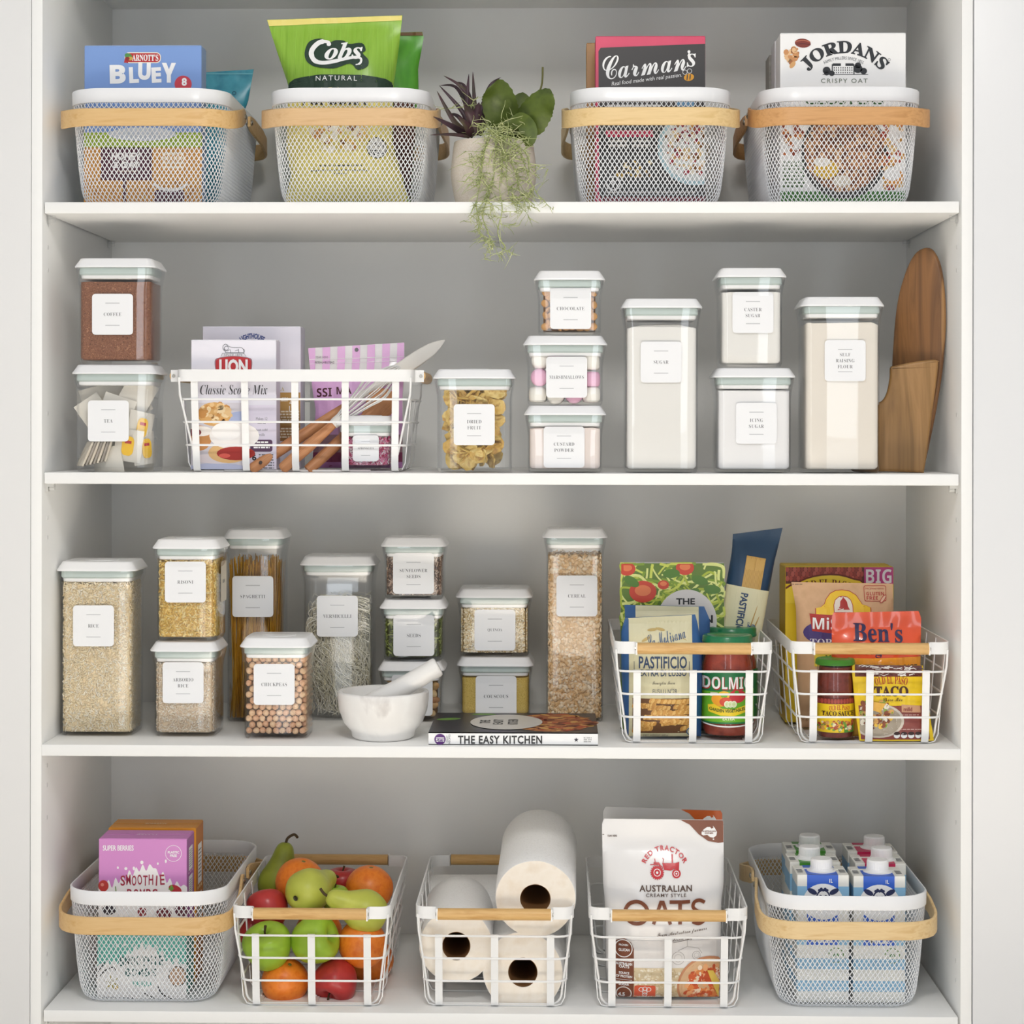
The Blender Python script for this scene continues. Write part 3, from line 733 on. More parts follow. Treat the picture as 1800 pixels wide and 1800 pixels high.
pouch('popcorn_bag', 'darker green snack bag tucked behind the lime popcorn bag', 'bag', [(50, 560), (150, 570), (356, 560)], [(50, 741), (66, 745), (120, 735), (160, 736), (356, 722)], (60, 56), zb, .21, .03, noisy('green_film', ['#3f8a20', '#58a72e', '#4a9828'], 8, (6, 1, 1), .3), Art().rect(700, 52, 750, 63, m_('#6b4a22'), 1).rect(690, 170, 730, 356, m_('#5a2f24'), 1), seal=.05, wr=.003, seed=5)

# pot of artificial plants between the baskets
pot = thing('potted_plant', 'speckled cream pot of purple, green and trailing air plants', 'plant')
kp = kk(.075); pc = at(866.5, 800, .085); pot.location = (pc.x, .085+.01, z1)
pr = [(.0545, 0), (.0575, .002), (.0615, .018), (.0655, .04), (.0668, .052), (.0662, .066), (.0635, .09), (.0618, .1015), (.0612, .1025), (.0590, .1022), (.0583, .1), (.059, .085)]
MB().lathe([(r, z) for r, z in pr], 48, cap1=False).build('pot', noisy('speckled_stoneware', ['#8f8374', '#ddd3c7', '#e0d7cb', '#d9cdbf'], 420, lo=.18, hi=.55, rough=.7, detail=1), pot, smooth=50)
MB().lathe([(.0585, .088), (.03, .094), (.001, .096)], 24, cap0=False).build('soil', noisy('moss_soil', ['#4a4536', '#6d6a4c'], 120, rough=.9), pot)
po = Vector(pot.location)
def leaf(name, pts, wmax, mat, cup=.3, Ys=(0, 0), prof=None, n=12, teeth=0):     # pts: pixel path root..tip
    P = [at(u, v, Ys[0]+(Ys[1]-Ys[0])*i/(len(pts)-1))-po for i, (u, v) in enumerate(pts)]
    S = smooth_path(P, n//(len(P)-1)+2); mb = MB(); rings = []
    for i, p in enumerate(S):
        t = i/(len(S)-1); a, b = S[max(0, i-1)], S[min(len(S)-1, i+1)]; tg = (b-a).normalized(); sd = tg.cross(Vector((0, -1, 0.2))).normalized(); nn = sd.cross(tg)
        wd = wmax*kp*.5*(prof(t) if prof else (min(1, .55+t*2)*(1-t**2.2)))+.0002
        if teeth and i % 2: wd *= 1.06
        rings.append([p-sd*wd+nn*(-wd*cup), p-sd*wd*.5+nn*(-wd*cup*.25), p+nn*.0004, p+sd*wd*.5+nn*(-wd*cup*.25), p+sd*wd+nn*(-wd*cup), p+sd*wd*.5+nn*(-wd*cup*.25-.0012), p-nn*.0014, p-sd*wd*.5+nn*(-wd*cup*.25-.0012)])
    mb.loft(rings); return mb.build(name, mat, pot, smooth=60)
PUR = noisy('purple_leaf', ['#2a1d22', '#46303a', '#35242b'], 40, rough=.4); PURG = noisy('purple_green_leaf', ['#3b3a2b', '#4b2f38', '#5a5a3a'], 30, rough=.4)
for i, (pts, wd, ys) in enumerate([
    ([(832, 240), (800, 215), (768, 160)], 12, (.09, .06)), ([(832, 238), (812, 195), (772, 150)], 10, (.10, .1)), ([(826, 240), (796, 222), (762, 205)], 13, (.08, .03)),
    ([(826, 240), (795, 236), (757, 237)], 7, (.07, .04)), ([(832, 236), (806, 205), (790, 200)], 9, (.1, .09)), ([(834, 232), (818, 180), (800, 152), (774, 150)], 9, (.12, .14)),
    ([(834, 232), (824, 175), (808, 150), (780, 133)], 10, (.11, .12)), ([(836, 232), (828, 180), (816, 150), (801, 144)], 8, (.12, .14)), ([(834, 235), (822, 185), (824, 130)], 11, (.09, .08)),
    ([(838, 235), (834, 180), (831, 126)], 9, (.1, .1)), ([(842, 235), (850, 185), (862, 150), (880, 136)], 10, (.1, .1)), ([(842, 235), (852, 195), (863, 165)], 9, (.09, .07)),
    ([(838, 238), (826, 200), (816, 185)], 20, (.07, .05)), ([(838, 238), (838, 205), (842, 180)], 22, (.08, .05)), ([(842, 238), (860, 200), (872, 178)], 12, (.09, .08)), ([(830, 240), (822, 222), (806, 205)], 16, (.07, .04)),
    ([(840, 236), (846, 195), (852, 172)], 15, (.09, .09))]): leaf('spiky_leaf', pts, wd, PUR if i % 3 else PURG, .35, ys)
GRL = noisy('green_succulent', ['#3c4d1c', '#5a6b27', '#49591f', '#6b7a3a'], 22, rough=.42)
heart = lambda t: min(1, .35+t*2.2)*(max(0, 1-t**3.2))**.6
leaf('broad_leaf', [(905, 240), (884, 200), (874, 165), (866, 148)], 62, GRL, .28, (.08, .035), heart, 16, 1)
leaf('broad_leaf', [(912, 240), (930, 212), (952, 182), (972, 166)], 60, GRL, .3, (.08, .03), heart, 16, 1)
leaf('broad_leaf', [(908, 238), (914, 195), (919, 162)], 40, GRL, .2, (.12, .14), lambda t: min(1, .5+t*1.5)*(1-t**7), 14, 1)
leaf('broad_leaf', [(890, 238), (872, 200), (866, 160)], 30, GRL, .3, (.12, .12), heart, 14, 1)
leaf('broad_leaf', [(905, 242), (912, 228), (900, 205)], 66, GRL, .25, (.06, .03), heart, 14)
MB().tube(smooth_path([at(u, v, .12)-po for u, v in ((925, 215), (940, 180), (952, 150), (954, 118))], 6), .0016, 6, scale=None).build('flower_stalk', m_('#6b6a38'), pot)
R = random.Random(11); mb = MB()
def tendril(u, v, Y, du, dv, ln, dep, r):
    P = [(u, v, Y)]
    for i in range(5):
        du += R.gauss(0, 1.3); dv += R.gauss(0, .9)+.25; u += du*ln/5/4; v += dv*ln/5/4; P.append((u, v, Y+R.gauss(0, .002)))
    W = [at(*q)-po for q in P]; mb.tube(smooth_path(W, 2), r, 4, mi=R.randint(0, 2), scale=[1-.75*i/(len(P)*2-2) for i in range(len(P)*2-1)])
    if dep:
        for q in P[1:]:
            for _ in range(2): tendril(q[0], q[1], q[2]-.001, R.gauss(0, 3.4), R.gauss(.4, 2.6), ln*R.uniform(.4, .7), dep-1, r*.85)
for (pts) in [[(868, 222), (855, 250), (848, 290), (842, 330), (838, 360), (845, 400)], [(880, 218), (872, 262), (868, 310), (858, 352), (850, 385), (862, 420), (866, 440)], [(892, 224), (895, 262), (890, 305), (896, 345), (905, 362)],
              [(900, 228), (912, 265), (922, 290), (934, 322), (950, 350)], [(884, 222), (884, 280), (878, 330), (884, 372), (876, 412), (890, 440)], [(860, 225), (872, 240), (905, 300), (915, 340), (940, 365)], [(875, 222), (900, 250), (925, 270), (930, 300)],
              [(872, 228), (852, 262), (846, 305), (860, 340), (842, 372)]]:
    S = smooth_path([(u, v, 0) for u, v in pts], 4); Yq = lambda v: .085-.062-(.004 if v < 340 else .012) if v > 245 else .085-.045
    W = [at(p.x, p.y, .026 if p.y > 250 else .026+(250-p.y)*.0012)-po for p in S]
    W = [q if q.z > .004 else Vector((q.x, min(q.y, -po.y-.006), q.z)) for q in W]
    mb.tube(W, .0009, 4, mi=0)
    for p in S[::1]:
        Y = .022 if p.y < 345 else -.008
        tendril(p.x, p.y, Y, R.gauss(0, 3.6), R.gauss(0, 3), R.uniform(14, 30), 1 if R.random() < .6 else 0, .00092)
for i in range(18): tendril(R.uniform(852, 920), R.uniform(205, 240), R.uniform(.03, .08), R.gauss(0, 3), R.gauss(-1, 3), R.uniform(16, 34), i % 2, .0009)
for i in range(5): tendril(834+R.uniform(-3, 8), 170+i*14, .07, R.gauss(0, 3), 2, 22, 1, .0008)
t = mb.build('trailing_foliage', [m_('#aeb67e', .6), m_('#9aa568', .6), m_('#c3c794', .6)], pot, smooth=80); t['kind'] = 'stuff'

PINK, BLK = noisy('pink_card', ['#c9325a', '#d6466a'], 12, rough=.4), m_('#2a2728', .42)
a = Art(); a.poly([(1052, 90), (1056, 84), (1239.5, 77), (1239.5, 356), (1060, 356), (1053, 340)], BLK, 1)
a.text('Carman', 1132, 112, 146, WH_, 'S', 41, 3, rot=-.12).text('s', 1215, 106, 18, WH_, 'BI', 23, 3, rot=-.10).ell(1211, 91, 2.6, 2.6, WH_, 3, 12).poly([(1213.5, 91), (1212, 96), (1208, 99), (1210, 94)], WH_, 3).text('Real food made with real passion.', 1137, 140.5, 124, WH_, 'NI', 9, 3, rot=-.13)
a.ell(1211, 136, 9, 6.4, m_('#e9a21e'), 3, rot=-.2).ell(1208, 136, 1.1, 6, BLK, 4, 8, rot=.1).ell(1213, 135.5, 1.1, 5.6, BLK, 4, 8, rot=.1).ring(1204, 127, 4, .8, WH_, 3, 10).ring(1212, 125, 4, .8, WH_, 3, 10)
a.bars(1068, 184, 1160, 194, 1, WH_, 3, seed=4).rect(1190, 178, 1220, 198, m_('#5f8fb5'), 2).rect(1065, 229, 1148, 241, m_('#c22a52'), 2)
a.bars(1070, 246, 1104, 262, 2, m_('#d8d4cf'), 3).bars(1110, 246, 1142, 262, 2, m_('#d8d4cf'), 3, seed=3)
bowl = lambda r: [(min(1239.5, 1222+r*math.cos(t)), 260+r*math.sin(t)) for t in np.linspace(0, 2*PI, 40)]
a.poly(bowl(66), m_('#a9cbd6'), 2).poly(bowl(58), m_('#d8dedc'), 2.5)
a.scatter(150, [m_('#c08a45'), m_('#e2c48c'), m_('#a92038'), m_('#7d1830'), m_('#f0e6d2'), m_('#8a5a2e')], 2.5, 6, lambda u, v: u < 1236 and (u-1222)**2+(v-255)**2 < 52**2, (1170, 200, 1239, 310), 3)
a.scatter(26, [m_('#c9a23f'), m_('#e8d5a0'), m_('#7d5a2e')], 2, 4.5, None, (1080, 285, 1145, 312), 3)
a.ring(1078, 322, 12, 2, WH_, 3).text('5', 1078, 322, 6, WH_, 'NB', 9, 3).bars(1066, 337, 1225, 342, 1, m_('#cfcac5'), 3).rect(1060, 346, 1239.5, 356, m_('#7a2038'), 2)
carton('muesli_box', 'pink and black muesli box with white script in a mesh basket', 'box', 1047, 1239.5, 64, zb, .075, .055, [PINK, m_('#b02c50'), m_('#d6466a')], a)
carton('snack_box', 'golden brown box behind the pink and black muesli box', 'box', 1031, 1180, 76, zb, .16, .05, [m_('#a8762e', .35), m_('#b88838', .35), m_('#a8762e', .35)])
CARD = m_('#f1f1f1', .45); INKB = m_('#22262c'); a = Art()
a.text('JORDANS', 1484, 84, 164, INKB, 'B', 25, 3, arc=90, off=.02).text('FAMILY MILLERS SINCE 1855', 1483, 102, 72, m_('#565a60'), 'N', 5.4, 3, arc=74).ring(1563, 105, 2.2, .6, m_('#888888'), 3, 12)
a.rect(1462, 113, 1502, 131, INKB, 1.5).rect(1464, 116, 1500, 130.5, CARD, 2).rect(1478, 109, 1486, 131, CARD, 2.4).poly([(1462, 116), (1464, 111.5), (1500, 111.5), (1502, 116)], INKB, 2.2)
for i in range(9):
    for j in range(3): a.rect(1465.5+i*3.9, 118+j*4.2, 1467+i*3.9, 120.6+j*4.2, INKB, 3)
for u, v, r in ((1453, 124, 7), (1462, 129, 5), (1508, 121, 8), (1508, 115, 5.5), (1518, 125, 6), (1453, 128, 5)): a.ell(u, v, r, r*.95, INKB, 3, 14)
a.rect(1446, 130.4, 1526, 131.4, INKB, 3).text('CRISPY OAT', 1484, 142, 82, m_('#66705f'), 'R', 7.4, 3, space=1.25).text('CLUSTERS', 1484, 176, 140, m_('#2f5a2a'), 'R', 15, 3, off=.02).text('MAPLE & PECAN', 1484, 190.5, 104, m_('#5b5f58'), 'R', 7.4, 3, space=1.2)
a.ell(1411, 76, 14, 8, m_('#7d2f24'), 2, rot=.08).line([(1398, 73), (1412, 71), (1424, 74)], 1.6, m_('#b5654a'), 3, sm=4).line([(1398, 78), (1412, 77), (1425, 79)], 1.4, m_('#5a1e18'), 3, sm=4)
a.scatter(34, [m_('#c98d58'), m_('#e2b889'), m_('#a8683a')], 2.5, 6, lambda u, v: (u-1391)**2+(v-97)**2 < 144, (1378, 84, 1404, 110), 2).ell(1393, 114, 7, 4, m_('#d8a56a'), 3, rot=-.9)
a.ell(1484, 270, 76, 80, m_('#2e2b2a'), 1.2, 36).ell(1484, 266, 70, 72, m_('#8a5230'), 1.6, 36)
a.scatter(260, [m_('#a8683c'), m_('#c48a58'), m_('#7a4526'), m_('#d8a97a'), m_('#5f3018')], 3.5, 7.5, lambda u, v: (u-1484)**2+(v-266)**2 < 68**2, (1410, 195, 1560, 340), 2)
a.ell(1452, 298, 22, 17, m_('#e8b92c'), 6).ell(1445, 285, 15, 8, m_('#f3efe6'), 6.4).ell(1480, 318, 16, 10, m_('#ece2d0'), 6)
a.scatter(26, [m_('#c06a34'), m_('#8a3a22'), m_('#d99a5a')], 3, 7, lambda u, v: (u-1388)**2+(v-245)**2 < 900, (1373, 215, 1412, 275), 3)
a.scatter(60, [m_('#a8402e'), m_('#d9a04a'), m_('#e8c07a'), m_('#c47a44')], 3, 8, lambda u, v: u < 1588, (1552, 215, 1590, 335), 3, seed=9).ell(1572, 312, 16, 15, m_('#e79a3c'), 6).ell(1568, 306, 14, 12, CARD, 6.5)
a.bars(1376, 284, 1414, 332, 8, m_('#4a6a3e'), 3).rect(1372, 336, 1591.6, 356, m_('#3f7a35'), 1)
carton('cereal_box', 'white cereal box with arched black lettering, frontmost in its mesh basket', 'box', 1372, 1591.6, 58.5, zb, .075, .062, [CARD, m_('#e8e8e8'), m_('#efefef')], a, 'white cereal boxes')
carton('cereal_box', 'plain white box edge just behind the black lettered cereal box', 'box', 1362.5, 1560, 72, zb, .142, .05, [m_('#d9d8dd'), m_('#c9c8cc'), m_('#d9d8dd')], None, 'white cereal boxes')
carton('cereal_box', 'grey patterned box edge, lowest and rearmost in the cereal basket', 'box', 1352, 1540, 97, zb, .197, .05, [noisy('grey_print', ['#6d6a64', '#9a978f'], 60), m_('#8b887f'), m_('#8b887f')], None, 'white cereal boxes')
# ================================================================== second shelf
z2 = ZS[1]; Y2 = .026
COFFEE = noisy('ground_coffee', ['#5a3422', '#96654a', '#74472f', '#b07d5e'], 300, rough=.9, detail=5, lo=.3, hi=.68, bump=.5)
SUGARW, FLOUR, CUSTARD, ICING = m_('#f1efea', .8), m_('#efe7db', .85), m_('#f0e3dc', .85), m_('#f5f4f4', .85)
def many(name, label, cat, group, me, P, rots, scales=None):      # countable pieces: one object each, sharing mesh data
    out = []
    for i, p in enumerate(P):
        o = bpy.data.objects.new(name, me[i % len(me)] if isinstance(me, list) else me); C.objects.link(o)
        o.location = p; o.rotation_mode = 'QUATERNION'; o.rotation_quaternion = rots[i]
        if scales: o.scale = (scales[i],)*3
        tag(o, label if isinstance(label, str) else label[i], cat, group); out.append(o)
    return out
def rq(tilt=PI): return Quaternion(Vector((random.gauss(0, 1), random.gauss(0, 1), random.gauss(0, 1))).normalized(), random.uniform(0, tilt))
canister('clear canister of tea bags, underneath the coffee canister', 131.6, 268, 641, 827.6, z2, ['TEA'], (190.6, 740), None, Y2)
zt, yt = LIDTOP['TEA']
canister('clear canister of brown ground coffee, stacked on the tea canister', 136, 266, 454, 640, zt, ['COFFEE'], (198, 552.5), (495, powder, COFFEE, 0, .0008), yt)
# tea bags
x0 = at(200, 800, Y2).x; TEAB = noisy('tea_paper', ['#a89a84', '#d8d0c0', '#c4b8a4'], 30, rough=.8); TAGY = m_('#f0bf22', .6); PAPER = m_('#e2ddd2', .75)
tb = []
def teabag_mesh(w, h, t):
    mb = MB(); n = 6; rings = []
    for j in range(n+1):
        y = j/n; T = t*math.sin(PI*min(.98, max(.02, y)))**.7; rings.append([(-w/2+w*i/6, -T*math.sin(PI*i/6)**.8-.0003, y*h-h/2) for i in range(7)]+[(w/2-w*i/6, T*math.sin(PI*i/6)**.8+.0003, y*h-h/2) for i in range(1, 6)])
    return mb.loft(rings).mesh('tea_bag', [PAPER], smooth=70)
tm = teabag_mesh(.042, .05, .006); tm2 = teabag_mesh(.05, .062, .004)
def tea(u, v, Y, rz, ry, rx, tagged, mesh=tm, lab='paper tea bag inside the clear tea canister'):
    p = at(u, v, Y); o = thing('tea_bag', lab, 'tea bag', p, 0, 'tea bags in the clear canister'); o.rotation_euler = (rx, ry, rz)
    put('bag', mesh, o)
    if tagged:
        t = MB().loft([[(x*.7, -.0068-e, y) for x, y, _ in rr(.026, .03, .009, 0, 4)] for e in (0, .0005)]).build('paper_tag', TAGY, o)
        MB().box((0, -.0075, .006), (.010, .0004, .0045)).build('tag_mark', RED, o)
        MB().tube([(0, -.0066, .012), (.008, -.006, .024), (.012, -.002, .027)], .0004, 4).build('string', PAPER, o)
TL = ' inside the clear tea canister'
for args, lab in (((226, 783, .038, .05, .15, .1, True), 'tea bag with a yellow tag, right below the sticker'), ((206, 720, .045, 0, 1.9, -.1, False), 'plain tea bag lying sideways over the sticker'), ((166, 726, .055, .2, -.6, .1, False), 'tilted plain tea bag nearest the cabinet side panel,'),
                  ((246, 752, .05, .7, .2, 0, True), 'upper yellow tagged tea bag beside the sticker'), ((253, 788, .055, .9, -.1, 0, True), 'lower yellow tagged tea bag by the wire basket'), ((238, 700, .06, .5, .5, .1, False, tm2), 'large tea bag up under the lid, basket side,'),
                  ((180, 705, .07, .1, 1.3, 0, False, tm2), 'large crosswise tea bag under the lid, behind the sticker'), ((190, 810, .042, 0, 1.4, .3, False), 'tea bag lying flat on the bottom'), ((226, 705, .075, .2, -.6, 0, True, tm2), 'tea bag half hidden at the back, its tag turned up,'), ((245, 810, .075, .5, .3, 0, False, tm2), 'large plain tea bag low in the back corner'), ((200, 760, .085, 0, .4, 0, False, tm2), 'tea bag hidden behind the sticker')): tea(*args, lab=lab+TL)
GREYP = m_('#9d968c', .7)
for i in range(7): 
    p = at(150+i*6.2, 798-i*1.5, .036+i*.001); o = thing('tea_sachet', 'grey tea sachet on edge, '+('nearest the cabinet side panel', 'second from the side panel', 'third from the side panel', 'middle one', 'third from the tagged bag', 'second from the tagged bag', 'nearest the tagged bag')[i]+' in the fanned row', 'tea bag', p, 0, 'fanned tea sachets'); o.rotation_euler = (0, .42-.02*i, .5)
    MB().loft([rr(.0030, .03, .001, -.02, 2), rr(.0042, .032, .0015, 0, 2), rr(.0030, .03, .001, .02, 2)]).build('sachet_body', GREYP if i % 2 else TEAB, o)
# dried fruit
c_ = canister('clear canister of yellow dried fruit chips, beside the wire basket', 768, 898, 649, 836, z2, ['DRIED', 'FRUIT'], (833.6, 746.5), None, Y2)
ch = []
for s in range(4):
    mb = MB(); R2 = random.Random(s); n = 12; rad = [.0135*R2.uniform(.82, 1.1) for _ in range(n)]; el = R2.uniform(1.0, 1.5); cup = R2.uniform(.05, .25)
    ring = lambda f, z: [(math.cos(2*PI*i/n)*rad[i]*f*el, math.sin(2*PI*i/n)*rad[i]*f, z+cup*(rad[i]*f)**2/.0135+.0012*math.sin(i*2.1)*f) for i in range(n)]
    mb.loft([ring(.3, -.0012), ring(.9, -.0014), ring(1, 0), ring(.9, .0014), ring(.3, .0008)])
    ch.append(mb.mesh('dried_fruit_chip', [noisy('dried_fruit_%d' % (s % 3), [['#b08434', '#e3c573', '#d4ad52'], ['#c29645', '#ecd48a', '#d9b560'], ['#a87832', '#d9b35c', '#c99c4a']][s % 3], 90, rough=.5, lo=.35, hi=.65)], smooth=60))
P = []; Q = []; W = .113; cx, cy, cz = c_.location
for i in range(150):
    layer = 0 if i < 110 else 1
    x = cx+random.uniform(-.035, .035); z = cz+.018+(.118*((i*7) % 110)/110 if not layer else random.uniform(0, .115)); y = cy-.047+(random.uniform(.0165, .033) if not layer else random.uniform(.03, .075))
    if z-cz > .112 and abs(x-cx) < .02: z -= .012
    P.append((x, y, z)); Q.append(Quaternion((0, 1, 0), random.uniform(0, 6.3)) @ Quaternion((1, 0, 0), random.choice((1.57, 1.2, .6, .3, 1.9, -.5))+random.gauss(0, .2)) @ Quaternion((0, 0, 1), random.uniform(0, 6)))
many('dried_fruit_chip', 'thin yellow dried fruit chip inside the clear canister', 'dried fruit', 'dried fruit chips in the clear canister', ch, P, Q)
# three small stacked tubs
canister('clear canister of pale pink custard powder, lowest of the stack of three', 928, 1058, 713, 835, z2, ['CUSTARD', 'POWDER'], (991.5, 786), (752, powder, CUSTARD, 0, .002, 3), Y2)
zt, yt = LIDTOP['CUSTARD']
cm = canister('clear canister of pink and white marshmallows, middle of the stack of three', 927, 1059.5, 590, 711, zt, ['MARSHMALLOWS'], (996, 663), None, yt)
mm = []
for col in ('#f3efe6', '#eab4cf'):
    mb = MB().lathe([(.004, 0), (.0108, .0006), (.0134, .004), (.0138, .0115), (.0132, .019), (.0105, .0225), (.004, .0232)], 18, (0, 0, -.0115)); mm.append(mb.mesh('marshmallow', [m_(col, .7)], smooth=60))
P = []; Q = []; L_ = []; cx, cy, cz = cm.location; pink = []
grid = [(-.0385, .069, 0, 1), (-.0385, .043, 1, 1), (-.042, .0165, 0, 0), (-.014, .0165, 0, 1), (.014, .0165, 1, 1), (.0405, .0165, 0, 0), (.0395, .04, 1, 0), (.0395, .066, 0, 0), (-.012, .043, 0, 0), (.0135, .044, 1, 1), (-.012, .07, 1, 0), (.0135, .07, 0, 1)]
for y in (-.029, .0):
    for gx, gz, pk, o_ in grid: P.append((cx+gx+random.uniform(-.001, .001), cy+y, cz+gz)); pink.append(pk if y == -.029 else random.randint(0, 1)); Q.append(Quaternion((1, 0, 0), PI/2+random.uniform(-.3, .3)) if o_ else Quaternion((0, 0, 1), random.uniform(0, 3)))
WHERE = ['upper marshmallow of the column on the dried fruit side', 'second marshmallow down on the dried fruit side', 'bottom corner marshmallow on the dried fruit side', 'bottom row marshmallow under the sticker, dried fruit side', 'bottom row marshmallow under the sticker, sugar side', 'bottom corner marshmallow on the sugar canister side', 'middle marshmallow of the column on the sugar side', 'upper marshmallow of the column on the sugar side', 'middle marshmallow behind the sticker, dried fruit side', 'middle marshmallow behind the sticker, sugar side', 'upper marshmallow behind the sticker, dried fruit side', 'upper marshmallow behind the sticker, sugar side']
for i, p in enumerate(P): many('marshmallow', ('pink ' if pink[i] else 'white ')+(WHERE[i] if i < 12 else 'marshmallow hidden in the second row of the middle canister'), 'marshmallow', 'marshmallows in the clear canister', mm[pink[i]], [p], [Q[i]])
zt, yt = LIDTOP['MARSHMALLOWS']
cc = canister('clear canister of caramel chocolate buttons, topmost of the stack of three', 945.7, 1055.6, 476, 588, zt, ['CHOCOLATE'], (1003, 542.5), None, yt+.004)
cb = MB().lathe([(.001, -.0022), (.0052, -.002), (.0063, -.0008), (.0060, .0008), (.004, .0021), (.001, .0025)], 16).mesh('chocolate_button', [m_('#cf9a5c', .45)], smooth=60)
P = []; Q = []; cx, cy, cz = cc.location
for dep in range(1):
    for r_ in range(8):
        for c in range(8):
            x = cx-.0375+c*.0106+(.005 if r_ % 2 else 0)+random.gauss(0, .001); z = cz+.0125+r_*.0088+random.gauss(0, .001); y = cy-.047+.0115+dep*.010+random.uniform(-.0005, .002)
            if abs(x-cx) > .0385: continue
            P.append((x, y, z)); Q.append(Quaternion((1, 0, 0), PI/2) @ Quaternion((random.gauss(0, 1), random.gauss(0, 1), 0), random.gauss(0, .8)))
for c in range(8):
    for r_ in range(7):
        P.append((cx-.037+c*.0105, cy-.02+r_*.0095, cz+.079+random.uniform(0, .003))); Q.append(rq(.5))
many('chocolate_button', 'caramel coloured chocolate button in the topmost small canister', 'chocolate', 'chocolate buttons in the clear canister', cb, P, Q)
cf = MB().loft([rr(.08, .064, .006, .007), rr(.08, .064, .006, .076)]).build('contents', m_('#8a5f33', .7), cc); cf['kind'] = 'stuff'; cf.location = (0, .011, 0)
canister('tall clear canister of white sugar, between the stack of three and caster sugar', 1099.5, 1227, 525, 833, z2, ['SUGAR'], (1162, 636.5), (577, powder, SUGARW, .008, .0005), Y2)
canister('clear canister of icing sugar, underneath the caster sugar', 1261, 1391, 647, 832, z2, ['ICING', 'SUGAR'], (1329.5, 744), (686, powder, ICING, 0, .0022, 4), Y2)
zt, yt = LIDTOP['ICING']
canister('clear canister of caster sugar, stacked on the icing sugar', 1267, 1375, 471, 645, zt, ['CASTER', 'SUGAR'], (1323.5, 549.5), (514, powder, SUGARW, .002, .0008, 5), yt)
canister('tall clear canister of cream self raising flour beside the wooden boards', 1415, 1547, 522, 831, z2, ['SELF', 'RAISING', 'FLOUR'], (1485.5, 634), (569, powder, FLOUR, 0, .0024, 6), Y2)
# wire basket lying lengthways
bx = at((308+727)/2, 800, .03).x
wb = wire_basket(bx, .03+WW/2, z2, 'long wire basket of baking supplies on the second shelf, turned lengthways', PI/2)
zb2 = z2+.0042; yb_ = .03
LIL = m_('#e6e3ee', .5); a = Art(); NAVY = m_('#33468a')
a.text('LIGHTHOUSE', 443.5, 590.5, 44, NAVY, 'NB', 9.5, 3, arc=34).ell(443, 607, 17, 10, RED, 2).ell(443, 610, 16, 10, LIL, 3)
a.rect(487, 690, 528, 748, m_('#b68d4d'), 2).rect(487, 748, 528, 775, m_('#a1743c'), 2).text('MAKES', 497, 702, 18, WH_, 'B', 7, 3).text('24', 513, 705, 9, WH_, 'R', 9, 3).text('12', 513, 718, 9, WH_, 'R', 9, 3).bars(489, 722, 526, 742, 4, m_('#efe3cf'), 3).bars(489, 752, 526, 772, 4, m_('#e8dac2'), 3).text('VANILLA', 480, 684, 40, m_('#c9b98e'), 'B', 7, 3)
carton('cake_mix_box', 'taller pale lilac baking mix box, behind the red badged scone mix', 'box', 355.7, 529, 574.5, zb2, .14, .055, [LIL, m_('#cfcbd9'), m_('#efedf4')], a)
a = Art(); GREY = m_('#6e7078'); PALE = m_('#eceaf3', .5)
a.line([(397, 620), (394, 612), (399, 608), (405, 610), (412, 611), (422, 611), (427, 613), (429, 620)], .9, GREY, 2, sm=4).line([(397, 620), (429, 620)], .9, GREY, 2).ring(398, 612, 3.6, .8, GREY, 2.2, 12).line([(401, 607), (396, 605), (392, 609), (393, 615), (398, 617), (403, 615)], .9, GREY, 2, sm=4).line([(427, 613), (430, 616), (428, 622)], .8, GREY, 2, sm=3).line([(404, 614), (406, 620)], .8, GREY, 2).line([(419, 613), (420, 620)], .8, GREY, 2).line([(413, 617), (419, 615)], .7, GREY, 2)
a.poly([(391, 621), (429, 621), (433, 627), (388, 627)], m_('#d9d9df'), 1.6).text('SINCE 1874', 410, 624, 32, GREY, 'N', 4, 3).line([(391, 621), (429, 621), (433, 627)], .6, GREY, 2).line([(391, 621), (388, 627)], .6, GREY, 2)
sh = [(378, 633), (384, 629), (398, 626.5), (410, 625.5), (424, 626.5), (438, 629), (443, 633), (443, 645), (440, 658), (433, 666), (410, 670), (388, 666), (381, 658), (378, 645)]
a.poly(smooth_path([(p[0], p[1], 0) for p in sh], 3, True), m_('#9c6f78'), 2.2).poly([(410+(p[0]-410)*.955, 648+(p[1]-648)*.95) for p in sh], m_('#c02d33'), 2.6).text('LION', 410.5, 644, 50, WH_, 'N', 25, 4, off=.045)
a.text('Classic Scone Mix', 411, 685, 118, m_('#2c2c30'), 'BI', 17, 3, off=-.012)
a.rect(336, 694, 486, 712, m_('#dcdbe6'), 1).rect(336, 708, 436, 832, m_('#cfcbd3'), 1.2).ell(424, 735, 26, 12, m_('#a9b4d6'), 1.5)
SC1 = m_('#d9a865', .6); a.ell(377, 728, 30, 21, SC1, 2).scatter(40, [m_('#e6c088'), m_('#c98f4a'), m_('#f0d6a8')], 3, 8, lambda u, v: ((u-377)/27)**2+((v-727)/18)**2 < 1, (350, 705, 405, 748), 2.3)
a.ell(352, 770, 20, 22, m_('#c98d50'), 2.4).ell(352, 758, 22, 9, m_('#f3eee8'), 3).ell(342, 760, 12, 7, m_('#7d2230'), 3.4).ell(412, 766, 44, 24, m_('#f6f2ee'), 3.5).ell(398, 758, 26, 16, m_('#fbf9f6'), 3.8).ell(402, 796, 36, 18, m_('#e2b77a'), 3).ell(415, 797, 34, 12, m_('#a8281f'), 4.2).ell(395, 801, 10, 4, m_('#d8574a'), 4.5).ell(384, 806, 46, 9, m_('#ddd3d6'), 2.8).ell(380, 826, 60, 12, m_('#b7bdd8'), 2.6)
